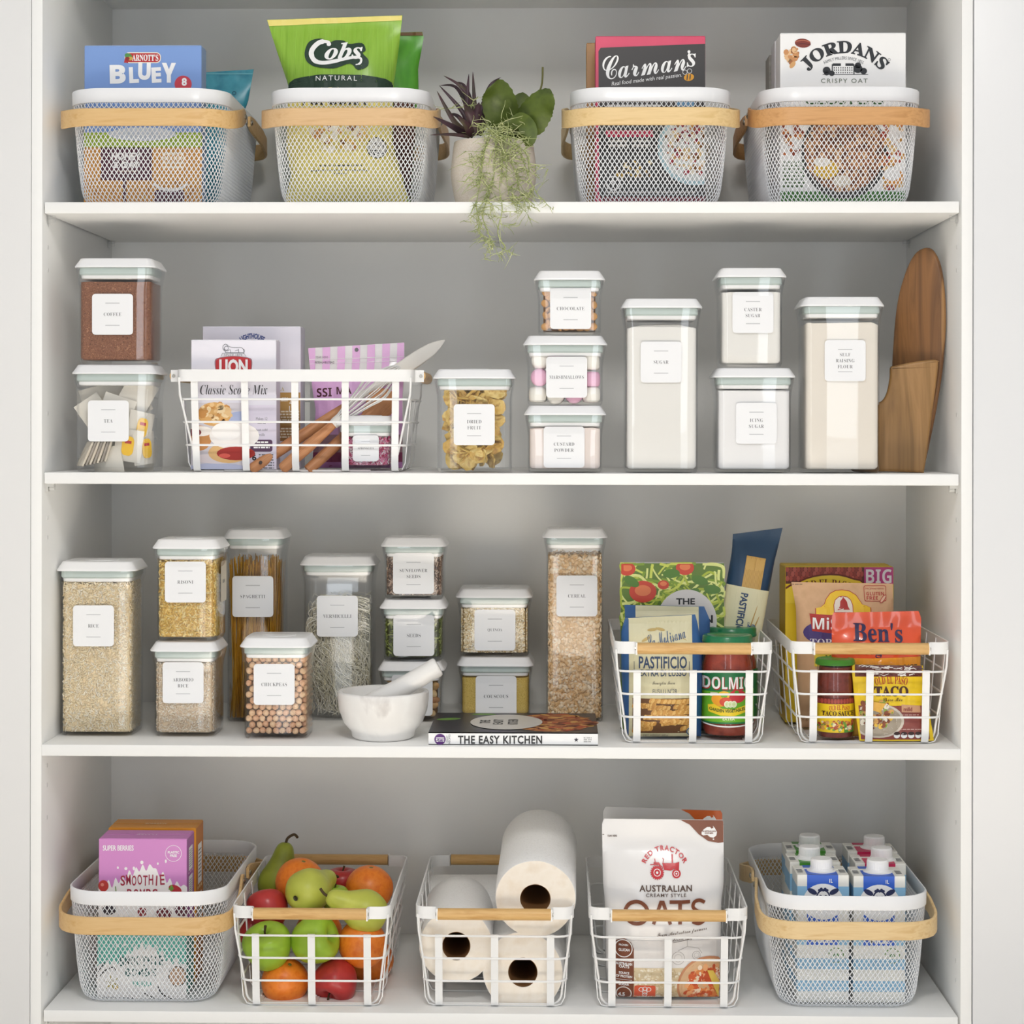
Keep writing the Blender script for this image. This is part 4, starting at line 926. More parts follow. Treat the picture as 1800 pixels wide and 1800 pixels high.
a.rect(436, 712, 486, 832, m_('#d6d0e0'), 2).rrect(440, 773, 479, 794, 4, m_('#4d2c4c'), 3).bars(446, 776, 474, 790, 3, WH_, 4).text('Makes 12', 460, 736, 20, GREY, 'R', 5, 3).text('scones', 460, 743, 14, GREY, 'R', 4.5, 3).text('just add', 460, 756, 20, GREY, 'R', 5, 3).text('milk', 460, 764, 12, GREY, 'R', 5, 3).text('6', 447, 804, 8, m_('#222222'), 'NB', 11, 3).bars(455, 798, 482, 826, 6, GREY, 3)
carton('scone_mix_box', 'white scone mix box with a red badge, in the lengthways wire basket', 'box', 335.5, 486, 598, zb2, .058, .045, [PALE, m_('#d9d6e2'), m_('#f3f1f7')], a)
LPK = m_('#eab9e6', .25); FILMW = noisy('pale_film', ['#e2dfe0', '#efecec'], 30, rough=.2); a = Art()
for i in range(7): a.poly([(541+i*26.3, 598), (554.3+i*26.3, 598), (554.3+i*26, 668), (541+i*26, 668)], LPK, 1)
a.rect(540, 667, 712, 764, m_('#e3b3e2', .3), 1.5).rect(540, 764, 712, 795, m_('#a98790', .3), 1.4).rect(540, 795, 712, 832, m_('#8f3f62', .3), 1.5).rect(540, 812, 712, 832, m_('#c68ac4', .3), 1.8)
a.ell(627, 615, 3.6, 3.6, m_('#77757a'), 2, 14).text('TEAR HERE', 566, 628, 22, m_('#8d7f8d'), 'N', 3.6, 3).text('RESEALABLE BAG', 571, 637, 34, m_('#5a4a58'), 'N', 3.8, 3).line([(541, 632), (712, 627)], .8, WH_, 2).line([(541, 640), (712, 634)], .8, m_('#f7e9f6'), 2)
DKR = m_('#4d1c28'); a.text('SSI', 571.5, 690, 27, DKR, 'XB', 15.5, 3, rot=-.04).text('MA', 606.5, 686.5, 26, DKR, 'XB', 13, 3, rot=-.05)
pouch('candy_pouch', 'pink and white striped resealable pouch behind the whisk', 'pouch', [(605, 541), (640, 544), (690, 550), (720, 555), (834, 548)], [(602, 711), (640, 711), (700, 708), (834, 708)], (612, 602), zb2, .165, .018, FILMW, a, seal=.12, wr=.0016, seed=8)
# utensils lying against each other in the basket
HAND = noisy('utensil_wood', ['#a46a42', '#c88d5f', '#b87c50'], 10, (12, 12, 1.2), .5, 5, .5)
def utensil(name, label, cat, A, B, Ya, Yb):           # from the wooden end at pixel A to the head at pixel B; local z runs along it
    p, q = at(A[0], A[1], Ya), at(B[0], B[1], Yb); o = thing(name, label, cat, p); o.rotation_mode = 'QUATERNION'; zz = (q-p).normalized(); yy = Vector((0, 1, 0)); xx = yy.cross(zz).normalized(); yy = zz.cross(xx)
    o.rotation_quaternion = Matrix((xx, yy, zz)).transposed().to_quaternion(); return o, (q-p).length
def wood_handle(o, L, r0, r1, hole=True, flat=.75):
    prof = [(0, .3*r0), (.002, .85*r0), (.006, r0), (L*.5, r0*1.08), (L*.85, r1), (L, r1*.8)]
    MB().loft([[(math.cos(2*PI*i/16)*r, math.sin(2*PI*i/16)*r*flat, z) for i in range(16)] for z, r in prof]).build('wooden_handle', HAND, o, smooth=60)
    if hole: MB().tube([(0, -.012, .018), (0, .012, .018)], .0026, 10).build('hanging_hole', m_('#33221a'), o)
SIL = m_('#dedbd5', .45)
o, L = utensil('spatula', 'pale silicone spatula with a wooden handle pointing up out of the basket', 'spatula', (440, 826), (782, 598), .052, .16)
wood_handle(o, L*.5, .0085, .0075)
MB().loft([rr(w, t, min(w, t)*.45, z, 4) for z, w, t in ((L*.48, .012, .009), (L*.6, .011, .008), (L*.68, .016, .008), (L*.74, .024, .007), (L*.86, .024, .0055), (L*.93, .020, .004), (L*.97, .012, .003), (L, .002, .0015))]).build('silicone_blade', SIL, o, smooth=60)
o, L = utensil('whisk', 'wire balloon whisk with a wooden handle lying across the basket', 'whisk', (494, 826), (702, 645), .05, .075)
wood_handle(o, L*.46, .009, .0075, False)
MB().lathe([(.0078, 0), (.0085, .004), (.0085, .014), (.006, .018)], 16, (0, 0, L*.44)).build('ferrule', SIL, o)
wires = MB()
for i in range(7):
    a_ = PI*i/7; pts = [(.005*math.cos(a_), .005*math.sin(a_), L*.46)]
    for t in np.linspace(.05, .95, 13):
        s = math.sin(t*PI)**.62*(1 if t < .5 else 1); zz = L*.46+L*.54*math.sin(t*PI/2*2 if t <= .5 else PI-t*PI)**.85 if False else L*.46+L*.54*(1-abs(2*t-1)**1.9)
        x = .026*math.cos(PI*t) if .25 < t < .75 else .026*(1 if t < .5 else -1)*(.25+.75*(1-abs(1-min(t, 1-t)/.25)))
        pts.append((x*math.cos(a_), x*math.sin(a_), zz))
    pts.append((-.005*math.cos(a_), -.005*math.sin(a_), L*.46)); w_ = MB().tube(smooth_path(pts, 3), .0009, 6).build('whisk_wire', M('#e6e6e3', .3), o)
o, L = utensil('wooden_spoon', 'wooden spoon lying behind the whisk wires in the basket', 'spoon', (540, 828), (690, 690), .066, .12)
MB().loft([[(math.cos(2*PI*i/16)*r, math.sin(2*PI*i/16)*r*.6*f, z*L) for i in range(16)] for z, r, f in ((0, .003, 1), (.01, .0085, 1.2), (.3, .0095, 1.2), (.68, .008, 1.2), (.74, .014, .6), (.85, .024, .4), (.95, .02, .4), (1, .006, .5))]).build('spoon_body', HAND, o, smooth=60)
SPR = [m_('#f4eef0', .4), m_('#e58fb4', .4), m_('#d23c78', .4), m_('#f3c9d8', .4), m_('#b8285c', .4)]
canister('small clear canister of pink sprinkles inside the lengthways wire basket', 597, 687, 731, 830, zb2, ['SPRINKLES'], (643, 788), (763, grains, 'long', .0034, 160000, SPR, m_('#d87aa2')), .05, .082, px=46)
# boards leaning on the end panel
BOARD = noisy('acacia_board', ['#4a311c', '#8a6038', '#6b492b', '#a87f50'], 3.2, (13, 13, .9), .45, 5, 1.1, lo=.25, hi=.75)
BOARD2 = noisy('acacia_board_light', ['#6f4f2e', '#a17a4a', '#896638', '#5f4325'], 3.0, (12, 12, 1.1), .42, 5, 1.3, lo=.25, hi=.75)
def board(name, label, pts, Y, th, mat, yaw, tilt=0, bev=.004, cuts=None):   # outline in pixels at depth Y, turned about its foot
    pu = sum(p[0] for p in pts)/len(pts); base = max(pts, key=lambda p: p[1]); o_ = at(base[0], base[1], Y); c, s = math.cos(yaw), math.sin(yaw)
    P = []
    for u, v in pts:
        q = at(u, v, Y)-o_; P.append((q.x/c, q.z))
    o = MB().prism(P, 0, th).build(name, mat, None, bevel=bev, seg=3, smooth=50); o.location = o_; o.rotation_euler = (tilt, 0, yaw); tag(o, label, 'cutting board'); return o
ov = smooth_path([(u, v, 0) for u, v in ((1618, 829), (1600, 815), (1584, 760), (1576, 690), (1577, 620), (1584, 535), (1597, 480), (1612, 447), (1628, 436), (1642, 441), (1654, 470), (1660, 520), (1661, 580), (1656, 650), (1646, 720), (1634, 785), (1626, 822))], 4, True)
ob = board('serving_board', 'tall oval acacia serving board leaning on the cabinet end panel', [(p.x-5, p.y) for p in ov], .12, .011, BOARD, -.5)
pb = smooth_path([(u, v, 0) for u, v in ((1500, 829), (1497, 800), (1500, 745), (1515, 717), (1540, 709), (1552, 704), (1560, 690), (1565, 665), (1566, 646), (1572, 643), (1612, 635), (1644, 632), (1649, 638), (1646, 670), (1640, 715), (1633, 770), (1625, 826), (1618, 831), (1560, 829))], 3, True)
board('paddle_board', 'shorter acacia paddle board standing in front of the oval board', [(p.x, p.y) for p in pb], .088, .016, BOARD2, -.12)

# ================================================================== third shelf
z3 = ZS[2]
RICE = [m_(c, .55) for c in ('#fbecca', '#f4e0b8', '#fdf4e0', '#f7e5c0')]; RIS = [m_(c, .5) for c in ('#ebc566', '#f4d786', '#deb552', '#f8e3a2')]
ARB = [m_(c, .55) for c in ('#faecd6', '#f0ddc2', '#fdf6ea', '#ead2b4')]; QUI = [m_(c, .6) for c in ('#f2e2bf', '#e8d2a2', '#faf0d8', '#dfc492')]
SUN = [m_(c, .6) for c in ('#c9ae99', '#9c7d69', '#dcc8b6', '#7d6253', '#b89b87')]; PEP = [m_(c, .45) for c in ('#6f7c34', '#8a9648', '#55611f', '#a0ab5c')]; CER = [m_(c, .5) for c in ('#f0cd9e', '#f6dab2', '#e8c08a', '#fae6c8')]
canister('tall clear canister of white rice at the shelf end beside the side panel', 105, 233, 987, 1295, z3, ['RICE'], (164.5, 1100), (1012, grains, 'long', .0037, 170000, RICE, m_('#f2deb8')))
canister('clear canister of arborio rice, underneath the risoni', 270, 378, 1128, 1296, z3, ['ARBORIO', 'RICE'], (322, 1200), (1163, grains, 'long', .0026, 230000, ARB, m_('#e6d0b0')))
zt, yt = LIDTOP['ARBORIO']
rc = canister('clear canister of yellow risoni pasta, stacked on the arborio rice', 274, 381, 948, 1120, zt, ['RISONI'], (326, 1023), (980, grains, 'long', .0044, 140000, RIS, m_('#cfa54c')), yt)
W_ = rc['label'] and .0938; 
def sidemap(u, v, off): return Vector((W_/2+.0010+off, u, v))
st = Art().rrect(-.010, .058, .042, .122, .005, m_('#ddd3bf', .55), 0).build('label_sticker', rc, sidemap)
Art().text('RISONI', .016, .09, .02, INK, 'B', .0056, 1).build('lettering', st, lambda u, v, off: sidemap(u, .18-v, off))
SPAG = [m_(c, .4) for c in ('#d39c2a', '#e6b545', '#bf881c')]
canister('tall clear canister of dry spaghetti, behind the risoni and chickpeas', 398, 494, 931, 1269.5, z3, ['SPAGHETTI'], (444.5, 1048.5), (978, strands, 420, SPAG, 'spaghetti'))
ck = canister('clear canister of round chickpeas, before the spaghetti canister', 428, 540, 1121, 1300, z3, ['CHICKPEAS'], (482, 1203), None)
bm = bmesh.new(); bmesh.ops.create_icosphere(bm, subdivisions=2, radius=.0052)
for v in bm.verts: v.co *= 1+.08*noise.noise(v.co*400); v.co.z *= .92; v.co *= 1.18 if v.co.x > .0049 else 1
pea = bpy.data.meshes.new('chickpea'); bm.to_mesh(pea); bm.free(); pea.polygons.foreach_set('use_smooth', [True]*len(pea.polygons)); pea.materials.append(noisy('chickpea_skin', ['#c79067', '#e0b08a', '#d4a076'], 160, rough=.5))
pea2 = pea.copy(); pea2.materials.clear(); pea2.materials.append(noisy('chickpea_skin_pale', ['#cfa077', '#e8c49c', '#dcb287'], 160, rough=.5))
P = []; cx, cy, cz = ck.location
for r_ in range(14):
    for c in range(9):
        x = -.0415+c*.01035+(.005 if r_ % 2 else 0)
        if abs(x) < .0432: P.append((cx+x+random.gauss(0, .0006), cy-.047+.0102+random.uniform(0, .001), cz+.0125+r_*.0092+random.gauss(0, .0005)))
    for c in range(7):
        P.append((cx+.0425+random.gauss(0, .0004), cy-.047+.020+c*.0102+(.005 if r_ % 2 else 0), cz+.0125+r_*.0092))
for c in range(7):
    for r_ in range(6): P.append((cx-.033+c*.0106, cy-.026+r_*.0106, cz+.138+random.uniform(-.001, .002)))
many('chickpea', 'beige dried chickpea inside the clear canister', 'chickpea', 'chickpeas in the clear canister', [pea, pea2], P, [rq() for _ in P])
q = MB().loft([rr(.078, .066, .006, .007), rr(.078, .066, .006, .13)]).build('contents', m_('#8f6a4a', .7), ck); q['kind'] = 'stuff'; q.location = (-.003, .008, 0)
VER = [m_(c, .35) for c in ('#f2eedd', '#e6e0c8', '#f8f5ea')]
canister('tall clear canister of white vermicelli noodles, behind the marble mortar', 533, 653.5, 978, 1267, z3, ['VERMICELLI'], (593, 1083), (1000, strands, 900, VER, 'noodle'))
nj = canister('clear canister of mixed nuts, lowest of its stack behind the pestle', 671, 775, 1163, 1269.6, z3, ['NUTS'], (724.5, 1222), None)
nm = []
for s_, col in ((1.5, ['#b5844e', '#d8b27a']), (1.25, ['#c9a06a', '#e6cc9c']), (1.7, ['#8f5f38', '#b98450'])):
    bm = bmesh.new(); bmesh.ops.create_icosphere(bm, subdivisions=2, radius=.0068)
    for v in bm.verts: v.co.x *= s_; v.co.y *= .8; v.co *= 1+.1*noise.noise(v.co*200+Vector((s_, 0, 0)))
    me = bpy.data.meshes.new('nut'); bm.to_mesh(me); bm.free(); me.polygons.foreach_set('use_smooth', [True]*len(me.polygons)); me.materials.append(noisy('nut_skin_%d' % (s_*10), col, 90, rough=.5)); nm.append(me)
P = []; cx, cy, cz = nj.location
for r_ in range(6):
    for c in range(5):
        for dpt in range(3 if r_ == 5 else 1): P.append((cx-.034+c*.0168+random.gauss(0, .002), cy-.034+dpt*.019+random.gauss(0, .001), cz+.0145+r_*.0108+random.gauss(0, .001)))
many('nut', 'shelled nut inside the clear canister behind the pestle', 'nut', 'mixed nuts in the clear canister', nm, P, [rq() for _ in P])
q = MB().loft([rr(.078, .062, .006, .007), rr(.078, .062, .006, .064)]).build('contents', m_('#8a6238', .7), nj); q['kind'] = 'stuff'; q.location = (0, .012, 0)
zt, yt = LIDTOP['NUTS']
canister('clear canister of green pumpkin seeds, middle of the stack behind the mortar', 674, 778, 1054, 1160, zt, ['SEEDS'], (727.5, 1117), (1083, grains, 'long', .0058, 60000, PEP, m_('#3a4219')), yt)
zt, yt = LIDTOP['SEEDS']
canister('clear canister of sunflower seeds, topmost of the stack behind the mortar', 676, 778, 945, 1051.5, zt, ['SUNFLOWER', 'SEEDS'], (727, 1008), (977, grains, 'long', .0042, 110000, SUN, m_('#5a463a')), yt)
canister('clear canister of yellow couscous, underneath the quinoa', 810, 932, 1155, 1263, z3, ['COUSCOUS'], (872, 1224), (1183, powder, noisy('couscous_grain', ['#bd9a3c', '#e0c46c', '#cfaf54'], 520, rough=.9, detail=2, lo=.3, hi=.7, bump=.5), 0, .0008), fl(870, 1263, z3).y)
zt, yt = LIDTOP['COUSCOUS']
canister('clear canister of pale quinoa, stacked on the couscous', 808, 930, 1035, 1151.5, zt, ['QUINOA'], (870, 1107.5), (1070, grains, 'ball', .0017, 330000, QUI, m_('#c9ad7a'), False), yt)
canister('tall clear canister of puffed cereal, behind the flat cookbook', 961, 1061, 930, 1270, z3, ['CEREAL'], (1014, 1047.5), (978, grains, 'flake', .0046, 62000, CER, m_('#d9b27c')))
# marble mortar and pestle
MARB = noisy('white_marble', ['#cfcbc8', '#f0eeeb', '#efedea', '#f4f3f0'], 7, rough=.3, detail=6, distort=1.6, lo=.28, hi=.6)
yc = fl(672, 1306, z3).y+.05; p = at(671, 1000, yc-.03); mo = thing('mortar', 'white marble mortar bowl standing before the vermicelli canister', 'mortar', (p.x, yc, z3), 0)
s = kk(yc); R_ = 80.5*s
MB().lathe([(R_*.60, 0), (R_*.68, .004), (R_*.7, .012), (R_*.86, .025), (R_*.965, .045), (R_*.995, .062), (R_, .071), (R_*.985, .0735), (R_*.94, .0742), (R_*.89, .073), (R_*.86, .06), (R_*.7, .035), (R_*.4, .02), (.001, .018)], 56, cap1=False).build('bowl', MARB, mo, smooth=60)
p0, p1 = at(640, 1247, yc-.012), at(771, 1171, yc-.002)
o = thing('pestle', 'white marble pestle resting in the mortar bowl', 'pestle', p0); o.rotation_mode = 'QUATERNION'; o.rotation_quaternion = (p1-p0).to_track_quat('Z', 'Y'); L = (p1-p0).length
MB().lathe([(.001, 0), (.012, .003), (.018, .012), (.0178, .03), (.0155, L*.5), (.0152, L*.85), (.0155, L-.004), (.0145, L-.001), (.012, L)], 32).build('pestle_body', MARB, o, smooth=50)
# flat cookbook
yb = fl(900, 1310, z3).y; p = at(902, 1310, yb); k = kk(yb); Wb = 298*k; Hb = .0192; Db = .205
bk = thing('cookbook', 'cookbook lying flat with its white spine outwards, before the quinoa stack', 'book', (p.x, yb, z3))
MB().box((0, Db/2+.001, Hb/2), (Wb-.004, Db-.004, Hb-.003)).build('page_block', m_('#efece4'), bk, smooth=0)
cv = MB().box((0, Db/2, Hb-.0007), (Wb, Db, .0014)).box((0, Db/2, .0007), (Wb, Db, .0014)).box((0, .0006, Hb/2), (Wb, .0012, Hb)).build('cover', WH_, bk, smooth=0)
bo = Vector(bk.location); a = Art(); DK = m_('#2c2c2e')
a.ell(773.5, 1299.5, 10, 9.6, m_('#5b2a78'), 1, 24).text('150', 773.5, 1300, 8, WH_, 'B', 15, 2, rot=-PI/2).text('GREAT', 786, 1299, 12, GREY, 'N', 3, 2, rot=-PI/2).text('RECIPES', 790, 1299, 16, GREY, 'N', 3, 2, rot=-PI/2)
a.text('THE EASY KITCHEN', 879, 1300.3, 148, DK, 'N', 14.5, 2, off=.028, space=1.12)
a.poly([(1013+math.cos(-PI/2+i*PI/5)*(4.4 if i % 2 == 0 else 1.8), 1300.5+math.sin(-PI/2+i*PI/5)*(4.4 if i % 2 == 0 else 1.8)) for i in range(10)], m_('#2f2a3a'), 1).bars(1026, 1296, 1040, 1306, 3, m_('#b9b9b9'), 2)
a.build('spine_print', bk, lambda u, v, off: at(u, v, yb)-bo+Vector((0, -off, 0)))
a = Art(); Tm = lambda u, v, off: Vector((u, v, Hb+off)); hw = Wb/2
a.rect(-hw, 0, hw, Db, m_('#2e2c33', .35), 0)
a.ell(hw*.45, Db*.5, hw*.5, Db*.46, m_('#a8623a'), 1, 30).scatter(160, [m_('#c98a4a'), m_('#8f3a26'), m_('#b5502e'), m_('#d9a860'), m_('#6a2a1e')], .004, .014, lambda x, y: ((x-hw*.5)/(hw*.48))**2+((y-Db*.5)/(Db*.45))**2 < 1, (0, 0, hw*.98, Db), 2, (.3, .8))
a.ell(-hw*.1, Db*.5, hw*.44, Db*.38, m_('#d8d3cb', .4), 6, 40).ell(-hw*.82, Db*.66, .02, .012, m_('#6d9a3a'), 1, rot=.4).ell(-hw*.4, Db*.92, .02, .01, m_('#6d9a3a'), 1).poly([(-hw*.3, 0), (hw*.2, 0), (-.01, Db*.1), (-hw*.55, Db*.12)], m_('#54505c'), 1)
flip = lambda u, v, off: Vector((u, Db-v, Hb+off))
b_ = Art()
for t, x, y in (('THE', -hw*.36, Db*.5), ('EASY', -hw*.2, Db*.5), ('KITCHEN', -hw*.02, Db*.5)): b_.text(t, x, y, .055 if t != 'THE' else .035, m_('#4a4744'), 'N', .016, 8, rot=-PI/2, off=.02)
a.build('cover_print', cv, Tm); b_.build('cover_lettering', cv, lambda u, v, off: Vector((u, Db-v, Hb+off)))
# pasta basket
def end_on(uc, vb, z, label):
    Y = fl(uc, vb, z).y; x = at(uc, 900, Y).x
    return wire_basket(x, Y+(WL-.035)/2, z, label), Y
_, YA = end_on(1218, 1307.5, z3, 'wire basket of pasta bags, sauce jars and an upright cookbook')
zb = z3+.0042
G1, G2, G3 = m_('#a8b83a', .35), m_('#7d9a2c', .35), m_('#c9d35a', .35); TOM = m_('#c8412a', .3)
a = Art(); a.rect(1091, 990, 1273, 1310, m_('#5d7a2a', .35), 0)
R = random.Random(4)
for i in range(120):
    u, v = R.uniform(1080, 1275), R.uniform(985, 1095); an = R.uniform(0, PI); r = R.uniform(14, 34); b_ = R.uniform(-12, 12)
    pts = [(u-r*math.cos(an), v-r*math.sin(an)*.7), (u+b_*math.sin(an), v-b_*math.cos(an)), (u+r*math.cos(an), v+r*math.sin(an)*.7)]
    pts = [(min(1272, max(1092, x)), max(991, y)) for x, y in pts]; a.line(pts, R.uniform(2.5, 5), R.choice([G1, G2, G3, m_('#d9df8a', .35)]), 1+i*.03, sm=4)
for u, v, r in ((1130, 1040, 24), (1204, 998, 16), (1102, 1000, 15), (1166, 1028, 10)):
    pts = [(min(1272, max(1092, u+r*math.cos(t))), max(991, v+r*.8*math.sin(t))) for t in np.linspace(0, 2*PI, 22)[:-1]]
    a.poly(pts, TOM, 5).poly([(u+(x-u)*.6, v+(y-v)*.5-2) for x, y in pts], m_('#e07a4a', .3), 5.3)
for u, v in ((1110, 1022), (1180, 1008), (1230, 1020), (1252, 1036), (1216, 1044)): a.ell(u, v, 15, 8, m_('#4f7a26', .3), 5.5, rot=R.uniform(-.8, .8))
a.ell(1207, 1092, 53, 56, m_('#d9d5d2', .4), 6, 36).text('THE', 1205, 1057, 33, m_('#2b2b2c'), 'N', 11, 7, off=.03).text('EASY', 1205, 1072, 46, m_('#2b2b2c'), 'N', 12, 7, off=.03).text('KITCHEN', 1207, 1088, 92, m_('#2b2b2c'), 'N', 14, 7, off=.03)
def book_up(u0, u1, v0, zb, Y, th, label, art):
    k = kk(Y); uc = (u0+u1)/2; p = at(uc, v0, Y); H = p.z-zb; Wd = (u1-u0)*k; o = thing('cookbook', label, 'book', (p.x, Y, zb)); org = Vector(o.location)
    MB().box((.002, th/2, H/2), (Wd-.004, th-.003, H-.004)).build('page_block', m_('#efece4'), o, smooth=0)
    MB().box((0, .0007, H/2), (Wd, .0014, H)).box((0, th-.0007, H/2), (Wd, .0014, H)).box((-Wd/2+.0006, th/2, H/2), (.0012, th, H)).build('cover', WH_, o, smooth=0)
    art.build('front_print', o, lambda u, v, off: at(u, v, Y)-org+Vector((0, -off, 0)))
book_up(1091, 1273, 990, zb, .185, .019, 'upright cookbook with a green pasta salad cover behind the pasta bags', a)
CREAM, PBL, PNV = m_('#dcd6b2', .45), m_('#2d5c93', .35), m_('#34496b')
def pasta_art(front):
    a = Art(); dy = 0 if front else -20; dx = 0 if front else 12
    a.rect(1105+dx, 1075+dy, 1216+dx, 1297, CREAM, 1)
    a.text('La Molisana', 1170+dx, 1118+dy, 68, m_('#3d5c86'), 'S', 22, 3, rot=-.26).line([(1150+dx, 1136+dy), (1166+dx, 1131+dy), (1172+dx, 1124+dy)], 1.2, m_('#3d5c86'), 3, sm=4)
    for u, v, r in ((1146, 1106, -.1), (1160, 1105, .2), (1135, 1122, -.5)): a.ell(u+dx, v+dy, 9, 2.6, m_('#c4aa6a'), 2, 10, r)
    if front:
        a.line([(1178, 1122), (1195, 1120), (1206, 1124)], .8, m_('#c4aa6a'), 2, sm=4)
        a.text('PASTIFICIO', 1164, 1161.5, 84, PNV, 'N', 21, 3, off=.018).text('EXTRA DI LUSSO', 1164, 1179.5, 82, PNV, 'N', 11.5, 3, off=.012).text('Famiglia Ferro', 1165, 1198, 40, m_('#6b665a'), 'S', 8, 3).text('FUSILLI N°28', 1167, 1211.5, 42, m_('#5b6270'), 'N', 8.5, 3).line([(1120, 1218), (1210, 1218)], .7, m_('#8f8a70'), 3)
        a.line([(1114, 1160), (1114, 1186)], .8, PNV, 3).line([(1210, 1160), (1210, 1186)], .8, PNV, 3)
        a.rect(1111, 1224, 1214, 1286, m_('#6a4526'), 2); R = random.Random(2)
        for i in range(30):
            u = 1112+R.uniform(6, 96); v = 1228+(i//5)*9.6+R.uniform(-1, 3); an = R.uniform(-.25, .2); L = R.uniform(18, 28)
            for j in range(9):
                t = (j-4)/4; x, y = u+t*L/2*math.cos(an), v+t*L/2*math.sin(an)
                if 1113 < x < 1212 and 1227 < y < 1284: a.ell(x, y, 2.9, 5, m_(('#d29d50', '#e3b86c', '#c48d42')[(i+j) % 3]), 3+i*.06+j*.005, 8, .5+an)
        a.text('NET WEIGHT 500 g', 1152, 1291, 42, m_('#6b6a62'), 'N', 4.4, 3).ell(1212, 1283, 7, 8, CREAM, 6, 16).ring(1212, 1283, 6, 1.6, PBL, 7, 16).bars(1140, 1300, 1195, 1302.6, 1, m_('#b7c3d0'), 3)
    return a
pouch('pasta_bag', 'cream and blue pasta bag with a fusilli window, foremost in the basket', 'bag', [(1082, 1100), (1110, 1092), (1180, 1092), (1250, 1096), (1310, 1106)], [(1080, 1222), (1095, 1226), (1135, 1233), (1200, 1234), (1310, 1232)], (1086, 1080), zb, .085, .024, PBL, pasta_art(True), 'cream and blue pasta bags', seal=.05, wr=.0014, seed=12)
pouch('pasta_bag', 'cream and blue pasta bag tucked behind the fusilli bag', 'bag', [(1063, 1098), (1310, 1104)], [(1062, 1236), (1090, 1248), (1310, 1244)], (1063, 1066), zb, .142, .02, PBL, pasta_art(False), 'cream and blue pasta bags', seal=.05, wr=.0016, seed=15)
a = Art(); NV2 = m_('#1f3d5a', .32)
# tilted spaghetti packet: drawn in its own frame, 0..1 across, 0..1 up, then leaned
k_ = kk(.21); SP0 = at(1276, 1240, .20); top = at(1325, 962, .22)
o = thing('spaghetti_packet', 'navy spaghetti packet leaning against the upright cookbook', 'packet', (SP0.x-.004, .205, zb)); ang = math.atan2(49, 278); o.rotation_euler = (0, ang, 0)
WS, HS, TS = 76*k_, 345*k_, .024
def sS(a_, b, sd):
    g = min(1, b/.06)**.5*(1 if b < .8 else max(0, 1-((b-.8)/.15)**2) if b < .95 else 0); T = TS/2*max(0, 1-abs(a_)**3)**.6*g; n = noise.noise(Vector((a_*2, b*8, 3)))*.0012
    flare = 1+.10*max(0, (b-.86)/.14)
    return Vector((a_*WS/2*flare, sd*(T+.0006)+n, b*HS+(.012*a_ if b > .9 else 0)*(b-.9)*10))
mb = MB().loft([[sS(-1+i/8, j/30, -1) for i in range(17)]+[sS(1-i/8, j/30, 1) for i in range(17)] for j in range(31)]); mb.build('packet_body', NV2, o, smooth=70)
mp = lambda u, v, off: sS(max(-.99, min(.99, u)), v, -1)+Vector((0, -off*2-.0003, 0))
a.rect(-.99, .0, .99, .71, CREAM, 1); a.rect(-.32, .71, .56, .87, m_('#c9a25a', .4), 1)
for i in range(14): a.rect(-.3+i*.061, .71, -.285+i*.061, .87, m_('#a67f3c'), 2)
b_ = Art()
def vtext(t, x, y0, y1, wd, m, st, off=0):              # reads downwards along the packet
    V, F = glyphs(t, st, off); lo, hi = V.min(0), V.max(0); V = (V-lo)/(hi-lo); b_.it.append(([(x+(q[1]-.5)*wd, y1-(y1-y0)*q[0]) for q in V], F, m, 3))
vtext('PASTIFICIO EXTRA DI LUSSO', -.12, .16, .68, .34, PNV, 'N', .03); vtext('La Molisana', .45, .22, .54, .42, m_('#3d5c86'), 'S'); vtext('LINGUINE N°6', -.62, .2, .42, .12, m_('#6b7a8c'), 'N'); vtext('500 g', -.8, .3, .4, .08, m_('#6b7a8c'), 'N')
b_.ell(.4, .52, .2, .016, m_('#b9924a'), 2, 10, .6).ell(.55, .5, .2, .014, m_('#b9924a'), 2, 10, .4)
a.it += b_.it; a.build('front_print', o, mp, .09)
# sauce jars
def sauce_jar(name, label, uc, Y, r, zb, vtop_body, vcap0, vcap1, sauce, capm, art, rn):
    k = kk(Y-r); zc0 = at(uc, vcap1, Y-r).z-zb; zc1 = at(uc, vcap0, Y-r).z-zb; zs = at(uc, vtop_body, Y-r).z-zb
    prof = [(r*.6, 0), (r*.9, .002), (r*.99, .009), (r, .02), (r, zs*.78), (r*.97, zs*.9), (rn+.001, zs*1.01), (rn, zc0-.001), (rn, zc0+.004)]
    inn = [(.001, .004), (r*.86, .004), (r*.955, .012), (r*.965, zs*.77), (r*.93, zs*.89), (rn-.002, zs*1.0), (rn-.003, zc0-.003), (.001, zc0-.003)]
    rc = rn+.0028; cap = [(rc, zc0), (rc+.0006, zc0+.001), (rc+.0006, zc0+.003), (rc, zc0+.004), (rc, zc1-.003), (rc-.002, zc1-.0006), (rc-.007, zc1), (rc-.009, zc1-.0014), (.001, zc1-.001)]
    return jar(name, label, 'jar', uc, Y, zb, prof, sauce, cap, capm, art, r+.0003, 'sauce jars', inn)
SAUCE, GCAP = noisy('tomato_sauce', ['#7d2a1e', '#a8442e', '#93362a'], 60, rough=.35), m_('#11784a', .3, coat=.3)
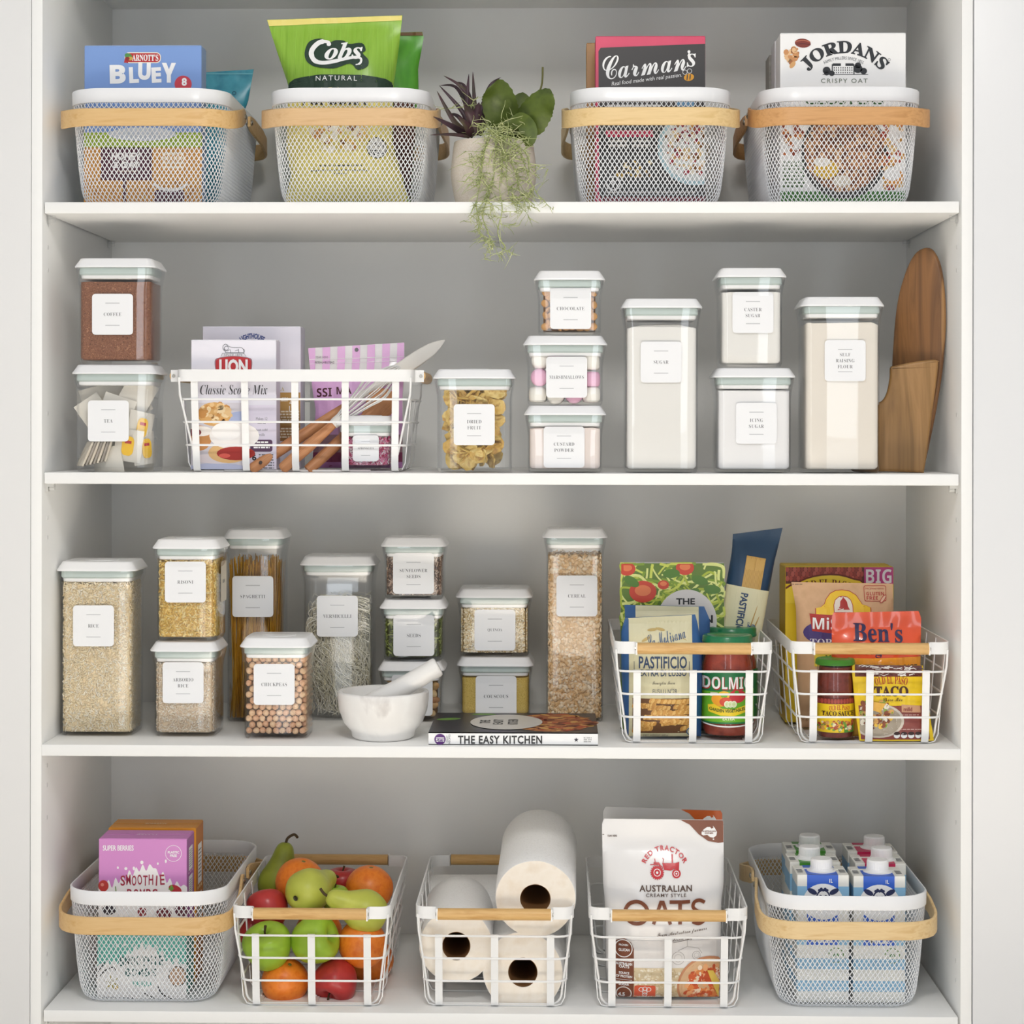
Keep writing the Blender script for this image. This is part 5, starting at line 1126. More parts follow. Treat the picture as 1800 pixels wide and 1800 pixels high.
def dolmio():
    a = Art(); G, LG = m_('#1c7a44', .35), m_('#6cb52a', .35)
    a.poly([(1230, 1186), (1262, 1181), (1300, 1181), (1340, 1186), (1340, 1273), (1230, 1273)], G, 0).poly([(1228, 1185), (1262, 1179.5), (1300, 1179.5), (1340, 1185), (1340, 1188), (1300, 1182.5), (1262, 1182.5), (1228, 1188)], WH_, .5)
    a.text('DOLMIO', 1281, 1202, 86, m_('#b52a2a'), 'XB', 23.5, 2, off=.012).text('DOLMIO', 1280, 1201, 85, WH_, 'XB', 21.5, 3)
    a.poly([(1230, 1217), (1340, 1214), (1340, 1270), (1230, 1270)], LG, 1).rect(1250, 1218, 1262, 1225, m_('#d9d3c6'), 1.4)
    a.ell(1296, 1224, 15, 12, m_('#c4303c'), 2).ell(1295, 1217, 4, 3, m_('#4f8f2a'), 3).ell(1273, 1222, 10, 7, m_('#f0c23a'), 2.2).ell(1273, 1223, 6, 4, LG, 2.5).ell(1264, 1232, 13, 10, m_('#f1a52e'), 2.4, rot=.5).ell(1276, 1234, 11, 8, m_('#d9503a'), 2.7)
    for i in range(3): a.ell(1278+i*6, 1238, 5, 6, m_('#e9efd2'), 3+i*.3).ell(1278+i*6, 1238, 3, 4, m_('#cfe0a0'), 3.1+i*.3)
    a.poly([(1246, 1240), (1256, 1238), (1270, 1246), (1290, 1247), (1312, 1240), (1314, 1252), (1290, 1259), (1266, 1258), (1247, 1252)], m_('#f2d42e', .35), 4).text('GARDEN VEGETABLES', 1279, 1250, 62, m_('#4a5a20'), 'NB', 5.6, 5, arc=-120).text('EXTRA', 1281, 1263.5, 21, m_('#e9f2c0'), 'NB', 6, 3)
    a.line([(1230, 1272), (1262, 1277), (1300, 1277), (1340, 1272)], 2.4, WH_, 3, sm=4)
    return a
sauce_jar('sauce_jar', 'tomato sauce jar with a green lid and white lettered label', 1279, .10, .0405, zb, 1156, 1119.5, 1133, SAUCE, GCAP, dolmio(), .036)
sauce_jar('sauce_jar', 'second green lidded tomato sauce jar, half hidden behind the labelled one', 1287, .19, .0405, zb, 1150, 1105, 1122, SAUCE, GCAP, Art().rect(1236, 1178, 1340, 1262, m_('#1c7a44', .35), 0), .036)
# mexican basket
_, YB = end_on(1527.5, 1307.5, z3, 'wire basket of tortilla bags and taco packets, beside the end panel')
YEL, MAR = m_('#ecca1c', .38), m_('#7a2f2a', .38)
a = Art(); R = random.Random(6); a.rect(1381, 997, 1570, 1026, m_('#5f2a24'), 1)
for r_ in range(3):
    for i in range(22):
        u = 1384+i*6.4+(r_ % 2)*3
        if u < 1516: a.ell(u, 1001+r_*8, 3.2, 5, m_(('#a8483a', '#8f3a30', '#b5584a')[(i+r_) % 3]), 2+r_*.2, 10)
a.poly(smooth_path([(u, v, 0) for u, v in ((1381, 1032), (1402, 1023), (1418, 1015), (1445, 1009), (1475, 1009), (1500, 1016), (1519, 1024), (1519, 1060), (1381, 1060))], 2, True), m_('#6d2a1e'), 3).poly(smooth_path([(u, v, 0) for u, v in ((1381, 1036), (1402, 1026), (1418, 1018), (1445, 1012), (1475, 1012), (1500, 1019), (1519, 1027), (1519, 1060), (1381, 1060))], 2, True), m_('#f0d23a', .38), 3.3)
a.text('OLD EL PASO', 1452, 1025, 92, m_('#6d2a1e'), 'B', 14, 4, arc=150).rect(1519, 996, 1570, 1027, m_('#b52a78', .38), 3).text('BIG', 1544.5, 1013, 45, m_('#e6dfe2'), 'XB', 25, 4)
a.rect(1386, 1036, 1392, 1046, m_('#222222'), 2)
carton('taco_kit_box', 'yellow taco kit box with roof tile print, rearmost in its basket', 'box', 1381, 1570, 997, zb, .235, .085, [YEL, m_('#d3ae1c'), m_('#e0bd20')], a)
KRAFT = noisy('kraft_paper', ['#c9a07a', '#dab28b', '#d2a983'], 26, rough=.75); ORED = m_('#b5302a'); YG = m_('#f1c62e')
a = Art()
sign = [(1431, 1080), (1431, 1068), (1440, 1066), (1447, 1060), (1450, 1052), (1458, 1042), (1468, 1037), (1480, 1036), (1493, 1038), (1504, 1045), (1511, 1056), (1514, 1061), (1521, 1063), (1529, 1067), (1529, 1080)]
a.poly(sign, ORED, 1).poly([(1480+(u-1480)*.97, 1060+(v-1060)*.95) for u, v in sign], YG, 1.5)
bl = [(1463, 1075), (1463, 1062), (1466, 1053), (1473, 1047.5), (1480, 1046.5), (1488, 1048), (1494, 1053), (1497, 1062), (1497, 1075)]; a.poly(bl, ORED, 2).poly([(1480+(u-1480)*.93, 1062+(v-1062)*.93) for u, v in bl], m_('#eee3d6'), 2.4)
a.poly([(1470, 1070), (1474, 1064), (1475, 1056), (1479, 1051), (1483, 1051), (1487, 1057), (1488, 1064), (1491, 1070)], ORED, 3).rect(1469, 1067.5, 1480, 1071, m_('#eee3d6'), 3.4).line([(1470, 1070), (1479, 1067.5)], 1.4, ORED, 4).rect(1479.5, 1048.5, 1481.5, 1052, ORED, 3)
a.ell(1478, 1110, 68, 26, m_('#4b3a7a', .4), 1, 30).poly([(1421, 1077), (1475, 1080), (1560, 1080), (1560, 1112), (1475, 1112), (1425, 1107)], ORED, 2).text('MiSSiON', 1478, 1094.5, 104, WH_, 'XB', 21, 3, rot=.03).text('TORTILLAS', 1472, 1126, 102, m_('#e9e3ee'), 'B', 12, 3)
a.rrect(1518, 1029, 1557, 1056, 3, ORED, 1).rrect(1519, 1030, 1556, 1055, 2.6, m_('#d5ac86'), 1.4).text('No preservatives', 1537, 1034.5, 32, ORED, 'N', 3.6, 3).text('GLUTEN', 1537.5, 1043, 31, ORED, 'XB', 6, 3).text('FREE', 1532, 1050.5, 20, ORED, 'XB', 6, 3).ell(1551, 1052, 9, 3.4, ORED, 3, 12, -.9).ell(1551, 1052, 7.6, 2.2, m_('#e3bda0'), 3.3, 12, -.9)
a.rect(1428, 1146, 1571, 1168, m_('#e2c93a'), 2).text('Yellow', 1466, 1154, 42, m_('#4a4420'), 'NBI', 12, 3).text('400 g NET', 1418, 1262, 36, m_('#a88360'), 'N', 8, 3).bars(1392, 1026, 1412, 1029, 1, m_('#8f755c'), 2)
pouch('tortilla_bag', 'brown paper tortilla bag with a yellow arched sign and bell', 'bag', [(1023, 1391), (1070, 1399), (1110, 1400), (1200, 1402), (1300, 1404)], [(1027, 1569), (1090, 1571), (1300, 1568)], (1023, 1026), zb, .18, .03, KRAFT, a, seal=.04, wr=.0018, seed=20)
ORG = m_('#e4552c', .2, coat=.5); a = Art(); NVB = m_('#2b2350')
a.text("Ben's", 1542, 1111, 86, NVB, 'B', 33, 3, off=.006, rot=.03).text('Original', 1543, 1141, 92, NVB, 'B', 26, 3).poly([(1455, 1156), (1625, 1153), (1625, 1180), (1455, 1180)], m_('#f0a030', .2), 2).rect(1455, 1178, 1625, 1310, m_('#efb544', .2), 1.6).text('WILD RICE', 1580, 1171, 60, m_('#4a2c20'), 'NB', 10, 3)
R = random.Random(9)
pouch('rice_pouch', 'glossy orange rice pouch with navy lettering behind the taco packet', 'pouch', [(1073, 1466), (1085, 1462), (1310, 1462)], [(1073, 1614), (1085, 1619), (1160, 1618), (1310, 1612)], (1077, 1074), zb, .095, .02, ORG, a, seal=.14, wr=.003, seed=23)
a = Art().poly([(1436, 1236), (1520, 1236), (1520, 1288), (1430, 1288)], YEL, 0).rect(1430, 1228, 1520, 1238, MAR, 1)
for i in range(14): a.ell(1436+i*5.4, 1233, 2.4, 4.4, m_('#a8453a'), 2, 8)
a.text('OLD EL PASO', 1476, 1244, 36, ORED, 'B', 8.5, 3, arc=90).text('TACO SAUCE', 1474.5, 1254.5, 56, m_('#4a2218'), 'B', 8.4, 3, off=.01).scatter(70, [m_('#b5623a'), m_('#d9a04a'), m_('#6d9a3a'), m_('#e8d9b0'), m_('#a83a28')], 1.6, 4, None, (1442, 1268, 1500, 1284), 3).rect(1484, 1272, 1520, 1288, m_('#4f8f34'), 2).text('200 g', 1493, 1282, 9, WH_, 'N', 4, 4)
sauce_jar('taco_sauce_jar', 'slim taco sauce jar with a bright green lid beside the taco packet', 1468.5, .075, .0290, zb, 1185, 1160, 1171, noisy('taco_sauce', ['#5a1e16', '#82352a', '#6d2a20'], 60, rough=.35), m_('#4d9a34', .35), a, .0272)
a = Art(); a.rect(1499, 1168, 1645, 1306, YEL, 1)
R = random.Random(3); a.rect(1504, 1169, 1622, 1190, m_('#6a3a34', .25), 1.5)
for i in range(42): u, v = R.uniform(1506, 1614), R.uniform(1171, 1190); a.line([(u, v), (u+R.uniform(3, 9), v+R.uniform(-2.5, 2.5)), (u+R.uniform(8, 16), v+R.uniform(-2, 2))], R.uniform(.8, 2), m_(R.choice(('#ece8e6', '#4a2220', '#f7f5f4')), .2), 2+i*.02)  # pale streaks are the foil top's highlights, painted in as colour
a.text('OLD EL PASO', 1567, 1195.5, 58, ORED, 'B', 13, 3, arc=130).text('TACO', 1566.5, 1215, 60, m_('#4a2218'), 'B', 17.5, 3, off=.02).text('Spice Mix', 1568, 1230.5, 36, m_('#4a2218'), 'S', 9, 3)
a.poly([(1509, 1240), (1627, 1240), (1634, 1299), (1513, 1299)], m_('#8a443c', .35), 2)
pl = lambda f: [(max(1511, 1542+46*f*math.cos(t)), max(1228, 1266+30*f*math.sin(t))) for t in np.linspace(0, 2*PI, 34)[:-1]]
a.poly(pl(1), m_('#cfc5b8', .35), 3).poly(pl(.9), m_('#a89c8a', .35), 3.4).scatter(90, [m_('#8a4a2e'), m_('#e8c04a'), m_('#7fa83e'), m_('#e9e3d3'), m_('#6a2f20'), m_('#d9a860')], 2, 6, lambda u, v: ((u-1534)/34)**2+((v-1255)/24)**2 < 1 and u > 1511, (1510, 1230, 1570, 1282), 4).poly([(1530, 1232), (1556, 1236), (1546, 1252), (1528, 1246)], m_('#e2b04a'), 8)
a.poly([(1584, 1238), (1617, 1240), (1618, 1252), (1584, 1251)], m_('#c99a78'), 3).text('mild', 1595, 1246, 15, m_('#8a443c'), 'NB', 7, 4).bars(1584, 1255, 1616, 1258, 1, m_('#c9a49c'), 3).bars(1580, 1280, 1620, 1283, 1, m_('#c9a49c'), 3)
for i in range(4): a.ell(1575+i*12.6, 1292, 5.6, 4.4, WH_, 4, 14).ell(1575+i*12.6, 1288, 5.6, 3, m_('#3a2422'), 4.5, 14)
pouch('spice_packet', 'small yellow taco spice packet with a foil top in the wire basket', 'packet', [(1168, 1500), (1180, 1499), (1250, 1504), (1306, 1511)], [(1169, 1624), (1240, 1633), (1306, 1642)], (1169, 1171), zb, .052, .007, YEL, a, seal=.05, wr=.0012, seed=31, lean=.01, flat_bottom=True)

# ================================================================== lowest shelf
z4 = ZS[3]
Yr = .018
mesh_basket(252, Yr, z4, 'mesh basket holding the smoothie boxes, on the lowest shelf', BIRCH)
mesh_basket(1497, Yr, z4, 'mesh basket holding six milk cartons, on the lowest shelf', noisy('birch_wood_light', ['#d9b47c', '#e8cb98', '#dfbd88'], 9, (1.2, 14, 14), .45, 5, .6))
zb = z4+.0034
MAG, TEL, ORNG = m_('#d58ccb', .42), m_('#5fb9ac', .42), m_('#e39a2e', .42); CRM = m_('#a82a44')
def smoothie(u0, v0, u1, v1, bgm, ink, berry):
    a = Art(); W = u1-u0; sp = []
    R = random.Random(5 if berry else 8); base = v0+.36*(v1-v0)
    xs = np.linspace(u0, u1, 27)
    for i, x in enumerate(xs):
        t = (x-u0)/W; hump = -34*math.exp(-((t-.52)/.26)**2); j = (-9 if i % 2 else 7)*(1 if 2 < i < 24 else .4)+(-14 if i == 16 else 0)
        sp.append((x, base+26+hump+j*R.uniform(.5, 1.1)))
    pts = [(p.x, p.y) for p in smooth_path([(x, y, 0) for x, y in sp], 3)]
    a.poly(pts+[(u1, v1), (u0, v1)], m_('#f3f0ef', .45), 1)
    for i in range(7): a.ell(u0+W*(.22+.09*i), base-16+R.uniform(-4, 10), R.uniform(1.2, 3), R.uniform(2, 4), m_('#f3f0ef', .45), 1.2, 10)
    return a
zt0 = at(250, 1636, .07).z
a = smoothie(173, 1475, 329, 1636, MAG, CRM, True)
a.text('SUPER BERRIES', 208, 1490.5, 54, WH_, 'N', 9.4, 3, off=.02).ring(305, 1500, 14, .8, WH_, 3, 30).text('PLASTIC', 305, 1498, 20, WH_, 'NB', 4.4, 3).text('FREE', 305, 1504, 12, WH_, 'NB', 4.4, 3)
for i, ch in enumerate('SMOOTHIE'): a.text(ch, 216+i*9.9, 1547+(-1) ** i*.8, 8 if ch != 'I' else 2.4, CRM, 'N', 18, 3, off=.015, rot=R.uniform(-.08, .08))
for i, ch in enumerate('BOMBS'): a.text(ch, 228+i*11.2, 1571, 9, CRM, 'N', 17, 3, off=.015)
a.ell(182, 1557, 9, 10, m_('#c23a34'), 3).ell(180, 1555, 3, 3, m_('#e58a7a'), 4).ell(308, 1563, 12, 7, m_('#b52a34'), 3, rot=.4).poly([(296, 1563), (302, 1555), (306, 1562), (302, 1566)], m_('#6d9a3a'), 4).ell(192, 1599, 12, 9, m_('#2c2430'), 3).ell(250, 1603, 8, 8, m_('#8a2430'), 3).ell(288, 1606, 14, 10, m_('#6d2230'), 3).ell(320, 1600, 13, 11, m_('#5a2438'), 3).line([(203, 1558), (204, 1567)], 1.6, m_('#6d9a3a'), 3)
def side_lines(m1):
    s = Art(); R2 = random.Random(1)
    for v0_ in (.62, .3): s.rect(.25, v0_, .75, v0_+.26, WH_, 1)
    for j in range(8): s.rect(.32, .33+j*.025, .68, .338+j*.025, GREY, 2); s.rect(.32, .66+j*.025, .68, .668+j*.025, GREY, 2)
    for j in range(3): s.rect(.2+j*.22, .59, .34+j*.22, .61, m1, 1.5)
    return s
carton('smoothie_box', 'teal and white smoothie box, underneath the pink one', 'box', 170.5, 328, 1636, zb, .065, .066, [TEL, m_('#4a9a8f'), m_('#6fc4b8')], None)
tl = [o for o in bpy.data.objects if o.get('label') == 'teal and white smoothie box, underneath the pink one'][0]
a2 = smoothie(170.5, 1620, 328, 1765, TEL, m_('#1f5f5c'), False)
DTL = m_('#1f5f5c')
for i, ch in enumerate('SMOOTHIE'): a2.text(ch, 214+i*9.9, 1689+(-1) ** i*.8, 8 if ch != 'I' else 2.4, DTL, 'N', 17, 3, off=.015)
for i, ch in enumerate('BOMBS'): a2.text(ch, 225+i*11.4, 1709, 9, DTL, 'N', 14, 3, off=.015)
a2.text('VANILLA', 250, 1729, 34, TEL, 'N', 9, 3, off=.03); BLK2 = m_('#26282a')
for p in ([(172, 1708), (184, 1692)], [(173, 1718), (186, 1705), (200, 1700), (204, 1706)], [(254, 1746), (272, 1755), (290, 1763)], [(278, 1734), (284, 1746), (300, 1755), (318, 1763)]): a2.line(p, 2.2, BLK2, 3, sm=4)
for i in range(6): an = i*PI/3+.3; a2.line([(197+3*math.cos(an), 1728+3*math.sin(an)), (197+14*math.cos(an), 1728+14*math.sin(an))], (3, 1), m_('#a89a4a'), 3)
a2.ell(312, 1716, 16, 18, BLK2, 3, 24).ell(312, 1716, 14.6, 16.6, m_('#c9a58a'), 3.4, 24).ell(205, 1736, 3, 3, m_('#d9b23a'), 4, 10).bars(176, 1752, 205, 1756, 1, GREY, 3).bars(210, 1753, 236, 1757, 1, GREY, 3)
o_ = Vector(tl.location); a2.build('front_print', tl, lambda u, v, off: at(u, v, .065)-o_+Vector((0, -off, 0)))
H0 = at(250, 1636, .065).z-zb
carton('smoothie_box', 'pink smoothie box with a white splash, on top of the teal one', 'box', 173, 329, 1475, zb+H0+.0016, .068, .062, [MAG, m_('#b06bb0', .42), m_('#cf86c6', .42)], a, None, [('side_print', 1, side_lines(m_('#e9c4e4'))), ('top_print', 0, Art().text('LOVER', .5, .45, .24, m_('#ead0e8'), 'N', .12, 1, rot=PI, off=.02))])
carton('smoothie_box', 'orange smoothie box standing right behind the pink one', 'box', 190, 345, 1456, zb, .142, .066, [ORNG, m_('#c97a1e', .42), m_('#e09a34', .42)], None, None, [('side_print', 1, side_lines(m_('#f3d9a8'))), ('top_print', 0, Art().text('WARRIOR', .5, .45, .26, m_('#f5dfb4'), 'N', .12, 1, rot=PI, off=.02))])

# fruit basket
_, YF = end_on(550, 1769.5, z4, 'wire basket full of fresh pears, apples and oranges')
PEARG = noisy('pear_skin', ['#a3ab38', '#c6cb58', '#b5bc48'], 14, rough=.4, detail=6, bump=.1); PEARD = noisy('pear_skin_dark', ['#74811f', '#98a334', '#87922a'], 14, rough=.4, detail=6)
ORA = noisy('orange_peel', ['#e8731a', '#f58a2c', '#ee7c20'], 90, rough=.38, detail=2, bump=.25); REDA = noisy('red_apple_skin', ['#8f1f24', '#bf3a38', '#a82a2c', '#c95040'], 7, (1, 1, .5), .3, 5, .8); GREA = noisy('green_apple_skin', ['#7da828', '#a5c83e', '#93ba34'], 9, rough=.3, detail=6)
STEM = m_('#4a3a22', .7)
def turned(prof, n=40, wob=0, seed=0):
    mb = MB(); rings = []
    for r, z in prof: rings.append([((r*(1+wob*noise.noise(Vector((math.cos(2*PI*i/n)*1.2+seed, math.sin(2*PI*i/n)*1.2, z*30)))))*math.cos(2*PI*i/n), (r*(1+wob*noise.noise(Vector((math.cos(2*PI*i/n)*1.2+seed, math.sin(2*PI*i/n)*1.2, z*30)))))*math.sin(2*PI*i/n), z) for i in range(n)])
    return mb.loft(rings)
def fruit(kind, label, cat, group, u, v, rp, Y, rot=(0, 0, 0), size=None):
    p = at(u, v, Y); r = rp*kk(Y); o = thing(kind, label, cat, p, 0, group); o.rotation_euler = rot
    if kind == 'orange':
        prof = [(.001, -.93), (.06, -.945), (.14, -.955)]+[(math.cos(t), .96*math.sin(t)) for t in np.linspace(-1.42, 1.36, 22)]+[(.12, .93), (.07, .91), (.001, .90)]
        turned([(a*r, b*r) for a, b in prof], 40, .03, u).build('peel', ORA, o, smooth=80); MB().lathe([(.09*r, 0), (.08*r, .02*r), (.001, .03*r)], 10, (0, 0, .9*r)).build('stem_button', m_('#7a7a3a'), o)
    elif kind in ('red_apple', 'green_apple'):
        prof = [(.001, -.70), (.10, -.72), (.22, -.80), (.36, -.83), (.55, -.76), (.75, -.55), (.9, -.24), (.985, .08), (1, .3), (.95, .55), (.82, .75), (.62, .86), (.42, .87), (.25, .80), (.12, .66), (.03, .55), (.001, .54)]
        pp = [(p_.x*r, p_.y*r) for p_ in smooth_path([(a, b, 0) for a, b in prof], 2)]
        turned([(max(1e-5, a), b) for a, b in pp], 40, .04, u).build('skin', REDA if kind == 'red_apple' else GREA, o, smooth=80)
        MB().tube([(0, 0, .5*r), (.02*r, 0, .8*r), (.10*r, .02*r, 1.06*r)], .05*r, 8, scale=[.8, .8, 1.2]).build('stem', STEM, o)
    else:
        prof = [(.001, -.9), (.12, -.93), (.3, -.96), (.55, -.88), (.8, -.65), (.96, -.32), (1, .0), (.95, .35), (.8, .68), (.64, 1.0), (.53, 1.3), (.45, 1.58), (.36, 1.8), (.22, 1.94), (.08, 1.98), (.001, 1.97)]
        pp = [(p_.x*r, p_.y*r) for p_ in smooth_path([(a, b, 0) for a, b in prof], 2)]
        turned([(max(1e-5, a), b) for a, b in pp], 40, .06, u).build('skin', PEARD if size == 'dark' else PEARG, o, smooth=80)
        MB().tube(smooth_path([(0, 0, 1.93*r), (.05*r, 0, 2.2*r), (.32*r, 0, 2.42*r), (.5*r, .1*r, 2.28*r)] if size == 'dark' else [(0, 0, 1.93*r), (.05*r, 0, 2.15*r), (.2*r, 0, 2.4*r)], 4), .065*r, 8).build('stem', STEM, o); MB().lathe([(.1*r, -.02*r), (.13*r, -.06*r), (.04*r, .01*r)], 8, (0, 0, -.9*r)).build('calyx', m_('#3a3220'), o)
    return o
b0 = YF
fruit('orange', 'orange at the bottom of the fruit basket, under the green apples', 'orange', 'fruit in the basket', 501, 1725, 42, b0+.062, (.4, .3, 0))
fruit('red_apple', 'red apple at the bottom of the fruit basket beside the lowest orange', 'apple', 'fruit in the basket', 591, 1722, 40, b0+.062, (2.4, .5, 0))
fruit('green_apple', 'green apple with an upright stem beside the basket wall', 'apple', 'fruit in the basket', 471, 1666, 43, b0+.052, (.38, -.15, 0))
fruit('green_apple', 'green apple in the middle, its stem turned aside under the grip', 'apple', 'fruit in the basket', 551, 1653, 43, b0+.058, (.5, 1.15, .2))
fruit('orange', 'orange under the yellow pear lying across the grip', 'orange', 'fruit in the basket', 637, 1658, 43, b0+.085, (1.0, .4, 0))
fruit('orange', 'mostly hidden orange low behind the right hand strap', 'orange', 'fruit in the basket', 652, 1688, 40, b0+.17, (1.0, .4, 0))['label'] = 'mostly hidden orange, deep in the basket below the other oranges'
fruit('red_apple', 'red apple wedged against the basket wall below the tall pear', 'apple', 'fruit in the basket', 470, 1602, 37, b0+.115, (-.6, -.3, 0))
fruit('red_apple', 'red apple low behind the green apple with the upright stem', 'apple', 'fruit in the basket', 462, 1634, 40, b0+.15, (1.5, -.3, 0))
fruit('orange', 'orange nestled beneath the tall upright pear', 'orange', 'fruit in the basket', 527, 1550, 43, b0+.185, (.2, .2, 0))
fruit('pear', 'yellow green pear seen blossom end on, atop the fruit heap', 'pear', 'fruit in the basket', 541, 1566, 39, b0+.115, (0, 1.42, 1.08))
fruit('pear', 'yellow pear lying sideways across the grip atop the oranges', 'pear', 'fruit in the basket', 643, 1602, 38, b0+.08, (.1, -1.15, .12))
fruit('pear', 'tall dark green pear standing upright at the back of the basket', 'pear', 'fruit in the basket', 491, 1553, 37, b0+.235, (0, .16, 0), 'dark')
fruit('orange', 'large orange beside the back grip of the fruit basket', 'orange', 'fruit in the basket', 649, 1562, 42, b0+.20, (.1, .1, 0))
fruit('red_apple', 'small red apple with a thin stem beneath the back grip', 'apple', 'fruit in the basket', 602, 1556, 32, b0+.245, (0, 0, 0))
fruit('green_apple', 'green apple just showing between the two yellow pears', 'apple', 'fruit in the basket', 588, 1580, 25, b0+.16, (0, 0, 0))
fruit('orange', 'orange hidden in the middle of the fruit heap behind the green apples', 'orange', 'fruit in the basket', 560, 1640, 42, b0+.17, (0, 0, 0))

# paper towels
_, YT = end_on(871, 1770.5, z4, 'wire basket stacked with white paper towel rolls')
TOWEL = noisy('paper_towel', ['#f4f3f1', '#fcfbfa', '#f8f7f5'], 260, rough=.9, detail=2, bump=.35); TOWE = noisy('paper_towel_end', ['#efe2d0', '#f8f0e4', '#f4eadb'], 30, (1, 1, 1), .9, 6, bump=.2); CARDB = m_('#8a6238', .8)
def roll(label, uc, vc, rp, Y, L, rot, hole=25):
    p = at(uc, vc, Y); r = rp*kk(Y); hr = hole*kk(Y); o = thing('paper_towel_roll', label, 'paper towel', p, 0, 'white paper towel rolls'); o.rotation_euler = rot   # local -y faces out
    n = 56; wob = lambda i, y: 1+.022*noise.noise(Vector((math.cos(2*PI*i/n)*1.5, math.sin(2*PI*i/n)*1.5, y*9+uc)))
    ring = lambda q, y: [(q*wob(i, y)*math.cos(2*PI*i/n), y, q*wob(i, y)*math.sin(2*PI*i/n)) for i in range(n)]
    MB().loft([ring(r*.985, .0005)]+[ring(r, t) for t in np.linspace(.003, L-.003, 8)]+[ring(r*.985, L-.0005)], False, False).build('paper_sheet', TOWEL, o, smooth=60)
    for y, s in ((0, 1), (L, -1)):
        MB().loft([[(q*math.cos(2*PI*i/n), y+s*(.0016*noise.noise(Vector((q*160, math.cos(2*PI*i/n)*2, math.sin(2*PI*i/n)*2)))+(.0005 if q > r*.98 else 0)), q*math.sin(2*PI*i/n)) if q < r*.98 else ring(q, y+s*.0005)[i] for i in range(n)] for q in (r*.985, r*.86, r*.7, r*.55, r*.42, hr+.0008)], False, False).build('paper_end', TOWE, o, smooth=60)
    MB().loft([[(q*math.cos(2*PI*i/n), y, q*math.sin(2*PI*i/n)) for i in range(n)] for q, y in ((hr+.0008, .0008), (hr, .0004), (hr, L-.0004), (hr+.0008, L-.0008))], False, False).build('cardboard_core', CARDB, o, smooth=60)
    pts = [(math.cos(-2.5)*(r+.0003), y, math.sin(-2.5)*(r+.0003)) for y in (.004, L-.004)]
    MB().loft([[(math.cos(-2.5+t)*(r+.0012), y, math.sin(-2.5+t)*(r+.0012)) for t in np.linspace(0, .5, 6)] for y in (.004, L-.004)], False, False, closed=False).build('loose_sheet_edge', TOWEL, o, smooth=60)
roll('paper towel roll lying low, directly below the topmost roll', 919, 1709, 71, YT+.018, .225, (0, 0, -.03))
roll('paper towel roll lying beside the lower one, under the bamboo grip end', 802, 1663, 65, YT+.018, .225, (0, 0, .03), 24)
roll('topmost paper towel roll, resting tilted above the basket rim', 941, 1580, 71, YT+.006, .225, (.16, 0, -.02), 26)
p = roll
def roll_cross():
    p_ = at(748, 1600, YT+.292); 
    roll('paper towel roll lying crosswise behind the others', 757, 1598, 60, YT+.285, .20, (0, 0, -PI/2), 22)
roll_cross()
